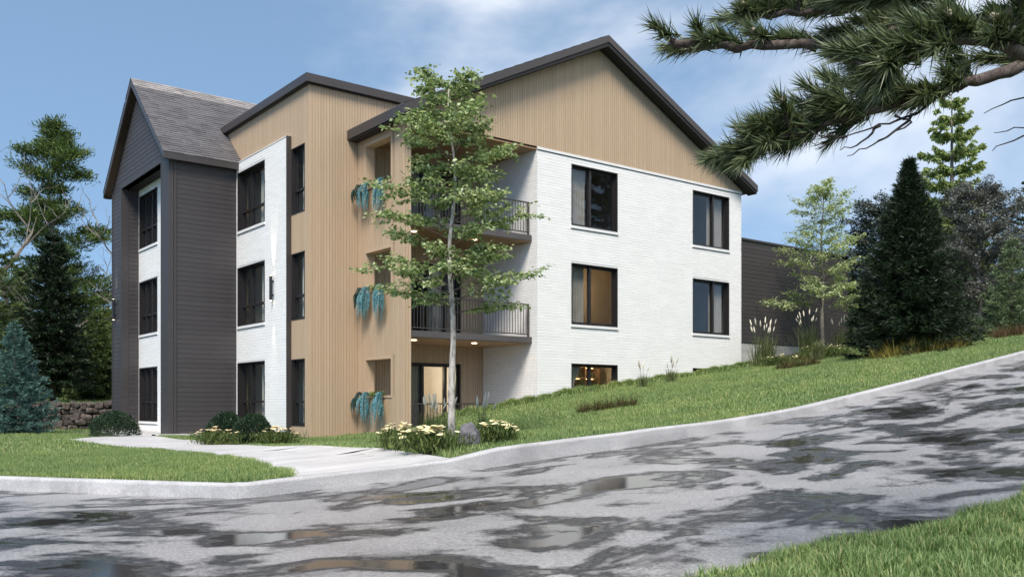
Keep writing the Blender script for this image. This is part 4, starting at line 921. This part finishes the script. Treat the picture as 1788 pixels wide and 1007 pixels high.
flowers(1362, 31.0, 1.1, 0.7, 0.40, 18, 'low cream flower clump beside the brick corner grasses', 6)
flowers(1440, 33.0, 1.5, 0.8, 0.55, 22, 'cream flower clump round the pale young tree', 7)
flowers(1462, 34.5, 0.9, 0.6, 0.45, 12, 'cream flower clump by the end of the wing base', 8)
# --- boulders
def boulder(px, d, s, label, seed):
    import bmesh
    r = random.Random(seed); bm = bmesh.new(); bmesh.ops.create_icosphere(bm, subdivisions=3, radius=1)
    from mathutils import noise as mn
    for v in bm.verts:
        k = 1 + 0.32*mn.noise(v.co*1.4 + Vector((seed*3.1, 0, 0))) + 0.10*mn.noise(v.co*4 + Vector((seed, 5, 0))); v.co = Vector((v.co.x*s[0], v.co.y*s[1], v.co.z*s[2]))*k
    me = bpy.data.meshes.new('boulder'); bm.to_mesh(me); bm.free()
    x, y = spot(px, d); o = link('boulder', me, M['rock']); o.location = (x, y, float(lawn_z(x, y)) + s[2]*0.55); o.rotation_euler = (0.1, 0.25, seed); tag(o, label, 'boulder')
boulder(818, 13.1, (0.16, 0.15, 0.20), 'rounded grey boulder beside the maple trunk', 2)
boulder(764, 15.4, (0.20, 0.14, 0.12), 'low grey boulder behind the wide flower clump', 5)
# --- ornamental grasses
def plume_mesh():
    mb = MB(); mb.tube([(0,0,0), (0,0,0.05), (0.003,0,0.12), (0.008,0,0.19), (0.014,0,0.23)], [0.006, 0.020, 0.022, 0.013, 0.002], 7); return mb.mesh('plume', True)
PLUME = plume_mesh()
def ograss(px, d, h, w, nb, npl, label, seed, m='reed', name='ornamental_grass', bw=0.008, lean=0.5, ps=1.0):
    root = tree_root(name, px, d, label, 'grass clump'); r = np.random.default_rng(seed); az = r.uniform(0, 2*np.pi, nb); hh = h*r.uniform(0.45, 1.0, nb); le = np.abs(r.normal(0, lean, nb))
    B = np.stack([r.normal(0, w*0.16, nb), r.normal(0, w*0.16, nb), np.full(nb, -0.02)], 1); Dh = np.stack([np.cos(az), np.sin(az), np.zeros(nb)], 1); S = np.stack([-np.sin(az), np.cos(az), np.zeros(nb)], 1)*bw/2
    up = np.array([0, 0, 1.0]); H = hh[:, None]; Le = le[:, None]
    m1 = B + up*H*0.45 + Dh*H*Le*0.18; m2 = B + up*H*0.85 + Dh*H*Le*0.55; t = B + up*H*(1.0-0.25*Le) + Dh*H*Le
    V = np.stack([B-S, B+S, m1-S, m1+S, m2-S*0.7, m2+S*0.7, t], 1).reshape(-1, 3); i = np.arange(nb)*7
    F = np.concatenate([np.stack([i+a, i+b, i+c], 1) for a, b, c in ((0,1,3),(0,3,2),(2,3,5),(2,5,4),(4,5,6))]); link('blades', np_mesh('blades', V, F), M[m], root)
    for k in range(npl):
        a = r.uniform(0, 6.28); q = r.uniform(0.1, 0.5)*w; z = h*r.uniform(0.85, 1.2); o = link('plume', PLUME, M['plume'], root); s = ps*r.uniform(0.8, 1.25); o.scale = (s*1.1, s*1.1, s)
        o.location = (q*math.cos(a), q*math.sin(a), z); o.rotation_euler = (-q*0.9*math.sin(a)/max(w, .3), q*0.9*math.cos(a)/max(w, .3), 0)
        MB().tube([(q*0.2*math.cos(a), q*0.2*math.sin(a), 0), (q*math.cos(a), q*math.sin(a), z)], 0.0035, 3).build('stalk', M['reed'], root, recalc=False)
ograss(1122, 27.6, 0.50, 0.5, 120, 4, 'small plumed grass by the brick wall beside the low window', 1)
ograss(1172, 28.4, 0.48, 0.5, 120, 4, 'small plumed grass by the brick wall before the half buried window', 2)
ograss(1335, 32.2, 1.25, 1.3, 420, 16, 'large plumed grass clump against the brick corner', 3, bw=0.012, ps=0.95)
ograss(1412, 36.0, 1.45, 1.0, 260, 12, 'tall plumed grass clump before the wing base', 4, bw=0.012, ps=0.95)
ograss(1468, 36.5, 1.10, 0.9, 240, 9, 'plumed grass clump between pale young tree and dark fir', 5, bw=0.012, ps=0.95)
ograss(1428, 30.5, 0.85, 0.6, 420, 0, 'fountain of fine grass at the foot of the pale young tree', 6, m='reed', lean=0.4)
ograss(752, 17.5, 0.62, 0.55, 140, 9, 'plumed grass behind the maple flower clumps', 7, bw=0.006, ps=0.75)
ograss(842, 19.5, 0.60, 0.5, 120, 8, 'plumed grass before the lower balcony railing', 8, bw=0.006, ps=0.9)
ograss(775, 17.8, 0.55, 0.5, 100, 5, 'plumed grass close behind the maple trunk', 9, bw=0.006, ps=0.75)
def tuft(px, d, w, h, m, label, seed, n=900):
    root = tree_root('low_tuft', px, d, label, 'ground cover'); r = np.random.default_rng(seed); root.rotation_euler = (0, 0, math.atan2(RGT[1], RGT[0]))
    C = np.stack([r.uniform(-w/2, w/2, n), r.normal(0, w*0.10, n), np.zeros(n)], 1); C[:, 2] = -0.03
    wx, wy = root.location.x + C[:, 0]*RGT[0] - C[:, 1]*RGT[1], root.location.y + C[:, 0]*RGT[1] + C[:, 1]*RGT[0]; C[:, 2] += lawn_z(wx, wy) - root.location.z
    D = np.stack([r.normal(0, 0.5, n), r.normal(0, 0.5, n), np.ones(n)], 1); hh = h*(0.6 + 0.4*np.sin(C[:, 0]*7/w*2 + seed)**2)
    link('blades', leaves_mesh('blades', C, D, r.normal(0, 1, (n, 3)), hh*r.uniform(0.4, 1.1, n), 0.014, 0.1, 0.35), M[m], root)
tuft(1060, 21.0, 1.30, 0.36, 'olive', 'low olive brown tuft on the slope below the low window', 1)
tuft(1392, 28.2, 1.25, 0.42, 'olive', 'low olive brown tuft beside the fountain grass', 2)
tuft(1600, 26.0, 2.4, 0.60, 'ochre', 'ochre tuft spreading beneath the dark fir', 3, 1800)
tuft(1660, 27.2, 0.8, 0.50, 'olive', 'olive tuft at the skirt of the dark fir', 4)
tuft(1775, 30.5, 1.4, 0.55, 'russet', 'russet tuft under the small lawn spruce', 5, 1200)
tuft(1410, 34.0, 2.2, 0.45, 'russet', 'russet tuft along the wing base', 6, 1000)

# --- hanging ferns in the pier openings
def fern(y, z, m, label, seed, drop=0.85, n=16, spread=0.20):
    root = empty('hanging_fern', (1.44, y, z)); tag(root, label, 'fern', 'ferns hanging from the pier openings'); r = random.Random(seed); C = []; D = []; L = []; st = MB()
    for k in range(n):
        a = r.uniform(-1.25, 1.25); out = r.uniform(0.10, 0.26); dr = drop*r.uniform(0.55, 1.08); sd = math.sin(a)*spread*1.2; P = []
        for j in range(11):
            t = j/10; P.append(Vector((-out*math.sin(min(1, t*2.2)*math.pi/2) , sd*min(1, t*1.8) + 0.03*math.sin(t*5+k), 0.10*math.sin(min(t*3.2, 1)*math.pi) - dr*max(0, t-0.12)**1.15*1.1)))
        st.tube(P, 0.003, 3)
        for j in range(1, 40):
            t = j/40; f = t*10; i = min(int(f), 9); p = P[i].lerp(P[i+1], f-i); tg = (P[i+1]-P[i]).normalized(); sv = tg.cross(Vector((1, 0, 0.1))).normalized()
            for s_ in (-1, 1): C.append(tuple(p)); D.append(tuple(sv*s_ + tg*0.35 + Vector((r.uniform(-.3, .1), r.uniform(-.2, .2), -0.15)))); L.append(0.075*math.sin(math.pi*(0.08+0.9*t))**0.7)
    st.build('stems', M['fern_dark'], root, recalc=False)
    link('fronds', leaves_mesh('fronds', C, D, np.tile((-1.0, 0, 0.2), (len(C), 1)), L, np.array(L)*0.38), m, root)
def trailer(y, z, label, seed):
    root = empty('trailing_plant', (1.46, y, z)); tag(root, label, 'plant', 'green plants on the pier sills'); r = np.random.default_rng(seed); n = 220
    C = np.stack([r.normal(-0.03, 0.05, n), r.normal(0, 0.20, n), np.abs(r.normal(0, 0.06, n))-0.02], 1); link('foliage', leaves_mesh('foliage', C, r.normal(0, 1, (n, 3)) + np.array([-0.4, 0, 0.3]), r.normal(0, 0.5, (n, 3)) + np.array([0, 0, 1]), r.uniform(0.04, 0.08, n), r.uniform(0.02, 0.045, n)), M['trailer'], root)
for k, (z, nm) in enumerate(((7.02, 'top floor'), (4.12, 'middle floor'), (1.18, 'ground floor'))):
    fern(-0.78, z, M['fern_teal'], 'teal hanging fern beside a dark one in the %s pier opening' % nm, 10+k)
    fern(-0.42, z, M['fern_dark'], 'dark green fern at the inner edge of the %s pier opening' % nm, 20+k, drop=0.6, n=10)
    fern(-1.55, z, M['fern_teal'], 'teal hanging fern at the outer edge of the %s pier opening' % nm, 30+k, drop=0.92)
    trailer(-1.15, z, 'small bright green plant between ferns in the %s pier opening' % nm, 40+k)

# --- dry stone wall
SW = empty('stone_wall', (WA[0], WA[1], 0)); tag(SW, 'low dry stone retaining wall of dark field stones by the left lawn', 'wall'); SW.rotation_euler = (0, 0, math.atan2(WDIR[1], WDIR[0]))
WL = float(np.linalg.norm(WB-WA)); sgn = 1 if (WDIR[0]*WNRM[1]-WDIR[1]*WNRM[0]) > 0 else -1
MB().box(0, WL, -0.02, 0.34, -0.3, 0.84).build('core', M['siding_back'], SW, recalc=False)
import bmesh
from mathutils import noise as mnoise
stones = []
for k in range(7):
    bm = bmesh.new(); bmesh.ops.create_icosphere(bm, subdivisions=2, radius=0.5)
    for v in bm.verts:
        c = v.co.normalized(); c = Vector([math.copysign(abs(q)**0.55, q) for q in c])*0.5; v.co = c*(1 + 0.35*mnoise.noise(c*2.6 + Vector((k*4.3, 1, 0))))
    me = bpy.data.meshes.new('stone'); bm.to_mesh(me); bm.free(); stones.append(me)
rs = random.Random(3); z = -0.08; row = 0
while z < 0.86:
    hgt = rs.uniform(0.20, 0.27); x = rs.uniform(0, 0.2)
    while x < WL:
        w = rs.uniform(0.20, 0.46); px_, dd = cam_px(np.array(WA[0]+WDIR[0]*x), np.array(WA[1]+WDIR[1]*x))
        if px_ > 20 and px_ < 215:
            o = link('stone', rs.choice(stones), M['wall_stone'], SW); o.location = (x+w/2, -0.06+rs.uniform(-0.05, 0.05), z + hgt/2 + rs.uniform(-0.05, 0.05)); o.scale = (w*1.12, 0.36, hgt*rs.uniform(1.05, 1.45)); o.rotation_euler = (rs.uniform(-.2, .2), rs.uniform(-.3, .3), rs.uniform(-.25, .25))
        x += w
    z += hgt; row += 1

# --- overhanging pine: trunk stands on the near verge, boughs reach over the road
tx, ty = spot(2215, 5.4)
PT = empty('overhanging_pine', (tx, ty, float(road_z(tx)) + 0.1)); tag(PT, 'large pine on the near verge reaching its needled boughs over the road', 'tree')
o0 = Vector(PT.location)
def rel(px, py, d): return pt(px, py, d) - o0
MB().tube([(0, 0, -0.3), (0.02, 0.03, 1.5), (-0.03, 0.05, 3.2), (0.03, 0, 5.5), (0, 0, 9.0)], [0.26, 0.21, 0.18, 0.14, 0.03], 12).build('trunk', M['bark_pine'], PT, smooth=True)
rp_ = random.Random(17); rn = np.random.default_rng(17)
def smooth_path(P, k=6):
    out = []
    for i in range(len(P)-1):
        p0 = P[max(i-1, 0)]; p1 = P[i]; p2 = P[i+1]; p3 = P[min(i+2, len(P)-1)]
        for j in range(k):
            t = j/k; out.append(0.5*((2*p1) + (p2-p0)*t + (2*p0-5*p1+4*p2-p3)*t*t + (3*p1-p0-3*p2+p3)*t**3))
    return out + [P[-1]]
trunk_at = lambda z: Vector((0, 0, z))
boughs = [
 ([trunk_at(2.75), rel(1980, 20, 5.2), rel(1790, 25, 5.0), rel(1600, 48, 4.9), rel(1450, 70, 4.85), rel(1310, 80, 4.8), rel(1172, 76, 4.75)], 0.044, 0.020, 40, 0.0),
 ([trunk_at(2.35), rel(1960, 60, 4.9), rel(1800, 108, 4.6), rel(1690, 145, 4.5), rel(1600, 176, 4.45), rel(1500, 200, 4.45), rel(1420, 226, 4.5), rel(1350, 246, 4.5), rel(1300, 272, 4.55)], 0.040, 0.012, 66, 0.36),
 ([trunk_at(3.1), rel(1900, -60, 5.4), rel(1700, -30, 5.3), rel(1540, 10, 5.2), rel(1420, 20, 5.2), rel(1300, 30, 5.1)], 0.05, 0.012, 52, 0.1),
 ([trunk_at(2.5), rel(1950, 110, 4.4), rel(1830, 100, 4.0), rel(1700, 70, 3.8), rel(1600, 95, 3.75), rel(1530, 120, 3.75)], 0.045, 0.012, 56, 0.2),
 ([trunk_at(3.4), rel(1950, -120, 5.0), rel(1750, -40, 4.8), rel(1600, -10, 4.6), rel(1480, 0, 4.6)], 0.045, 0.012, 66, 0.1),
 ([trunk_at(2.3), rel(1990, 190, 5.0), rel(1880, 150, 4.9), rel(1800, 100, 4.9)], 0.035, 0.012, 34, 0.1)]
NC, ND, NL = [], [], []
cones = []
def add_tuft(p, d, n=110, L=0.125, spread=0.62):
    d = np.array(d.normalized()); along = rn.uniform(-0.10, 0.03, (n, 1)); NC.append(np.array(p)[None] + d[None]*along)
    v = unit(rn.normal(size=(n, 3))); NDv = d[None]*rn.uniform(0.55, 1.6, (n, 1)) + v*spread; ND.append(NDv); NL.append(L*rn.uniform(0.7, 1.1, n))
for bi, (P, r0, r1, nt_, s0) in enumerate(boughs):
    Q = smooth_path(P); k = len(Q); Q = [q + Vector((rp_.uniform(-1, 1), rp_.uniform(-1, 1), rp_.uniform(-1, 1)))*0.012 for q in Q]
    B = MB().tube(Q, [(r0 + (r1-r0)*(i/(k-1))**0.8)*rp_.uniform(0.88, 1.12) for i in range(k)], 9).build('bough', M['bark_pine'], PT, smooth=True)
    tw = MB()
    for j in range(nt_):
        s = s0 + (1-s0)*((j + rp_.random())/nt_); s = max(s, 0.22); f = min(s*(k-1), k-1.001); i = int(f); b = Q[i].lerp(Q[i+1], f-i); tg = (Q[i+1]-Q[i]).normalized()
        side = tg.cross(Vector((0, 0, 1))).normalized()*rp_.uniform(-1, 1) + Vector((0, 0, rp_.uniform(-0.35, 0.9))); dv = (tg*rp_.uniform(0.4, 1.1) + side*0.8).normalized()
        L = rp_.uniform(0.07, 0.25)*(1.15-0.5*s); e = b + dv*L + Vector((0, 0, 0.03)); tw.tube([b, b.lerp(e, 0.5) - Vector((0, 0, 0.012)), e], [0.010, 0.008, 0.006], 5)
        dirr = (dv + tg*0.35 + Vector((0, 0, 0.15))).normalized(); add_tuft(e, dirr); add_tuft(b.lerp(e, 0.55), (dirr + Vector((rp_.uniform(-.5, .5), rp_.uniform(-.5, .5), rp_.uniform(-.4, .4)))), 44, 0.12, 0.7)
        if rp_.random() < 0.09: cones.append(e + dirr*0.03)
    add_tuft(Q[-1], (Q[-1]-Q[-3]), 110, 0.15) if bi else None
    tw.build('twigs', M['bark_pine'], B, recalc=False)
NC = np.concatenate(NC); ND = np.concatenate(ND); NL = np.concatenate(NL)
link('needles', spikes_mesh('needles', NC, ND, NL, 0.0090, rn), M['pine_needle'], PT, 'stuff')
cm = MB().tube([(0, 0, -0.026), (0, 0, -0.014), (0, 0, 0.006), (0, 0, 0.024)], [0.006, 0.017, 0.016, 0.004], 8).mesh('bud_cone', True); M['bud'] = simple('cream_bud', (0.30, 0.24, 0.17), (0.50, 0.43, 0.33), 60, 0.8)
for c in cones: o = link('bud_cone', cm, M['bud'], PT); o.location = c; o.rotation_euler = (rp_.uniform(0, 3), rp_.uniform(0, 3), 0)
for pts_ in ([(1655, 150, 4.5), (1600, 196, 4.45), (1535, 218, 4.4), (1480, 238, 4.4), (1425, 258, 4.4)], [(1600, 196, 4.45), (1560, 232, 4.4), (1525, 250, 4.4), (1480, 275, 4.4)], [(1560, 205, 4.42), (1590, 215, 4.4), (1530, 245, 4.38)], [(1535, 218, 4.4), (1505, 246, 4.4), (1470, 262, 4.4)], [(1480, 238, 4.4), (1450, 236, 4.4), (1420, 240, 4.4)],
             [(1960, 150, 4.8), (1850, 205, 4.7), (1790, 222, 4.7), (1735, 232, 4.7)], [(1850, 205, 4.7), (1790, 238, 4.7), (1730, 262, 4.7)], [(1900, 130, 4.8), (1788, 168, 4.7), (1722, 198, 4.7)]):
    P = smooth_path([rel(*q) for q in pts_], 4); k = len(P); P = [q + Vector((rp_.uniform(-1, 1), rp_.uniform(-1, 1), rp_.uniform(-1, 1)))*0.010 for q in P]
    MB().tube(P, [0.008*(1-0.75*i/(k-1)) for i in range(k)], 4).build('dead_twig', M['twig'], PT, recalc=False)

# --- trees across the road, seen mirrored in the windows of the brick wall
src = None
for k, (x, y, s, lab) in enumerate([(15, -36, 1.7, 'green spruce across the road behind the overhanging pine'), (22, -31, 1.55, 'shorter green spruce across the road mirrored in the windows'), (29, -34, 1.9, 'tallest green spruce across the road mirrored in the windows'), (36, -31, 1.6, 'green spruce across the road near the hilltop'), (43, -36, 1.8, 'tall green spruce across the road at the hilltop')]):
    t = empty('spruce_tree', (x, y, float(road_z(x)) + 0.4)); tag(t, lab, 'tree', 'spruces across the road'); t.scale = (s, s, s); t.rotation_euler = (0, 0, k*1.3)
    if src is None: conifer(t, 10.5, 2.9, M['needle_mid'], M['bark'], 201, whorls=24, per=9, pts=10, p=0.75, up=(-10, 26), twig=0.5, spikes=5, width=0.08); src = t
    else:
        for ch in src.children: c = ch.copy(); COL.objects.link(c); c.parent = t
# --- far wood closing the horizon
r = np.random.default_rng(5); C = []; D = []; L = []
for k in range(150):
    px = r.uniform(-250, 330) if k < 90 else r.uniform(1480, 2050); d = r.uniform(74, 96); x, y = spot(px, d); zb = float(lawn_z(x, y)) - 0.3; H = r.uniform(4.5, 8.5) if k < 90 else r.uniform(4, 7.5); n = 420; t = r.uniform(0, 1, n)**1.4; rad = (1-t)*2.1*r.uniform(0.3, 1.0, n); a = r.uniform(0, 6.28, n)
    C.append(np.stack([x + rad*np.cos(a), y + rad*np.sin(a), zb + t*H], 1)); D.append(np.stack([np.cos(a), np.sin(a), r.uniform(-0.6, 0.3, n)], 1)); L.append(r.uniform(0.4, 0.9, n))
o = link('far_wood', leaves_mesh('far_wood', np.concatenate(C), np.concatenate(D), r.normal(0, 1, (150*420, 3)), np.concatenate(L), 0.28), M['needle_mid']); tag(o, 'far off conifer wood closing the horizon', 'wood', kind='stuff')
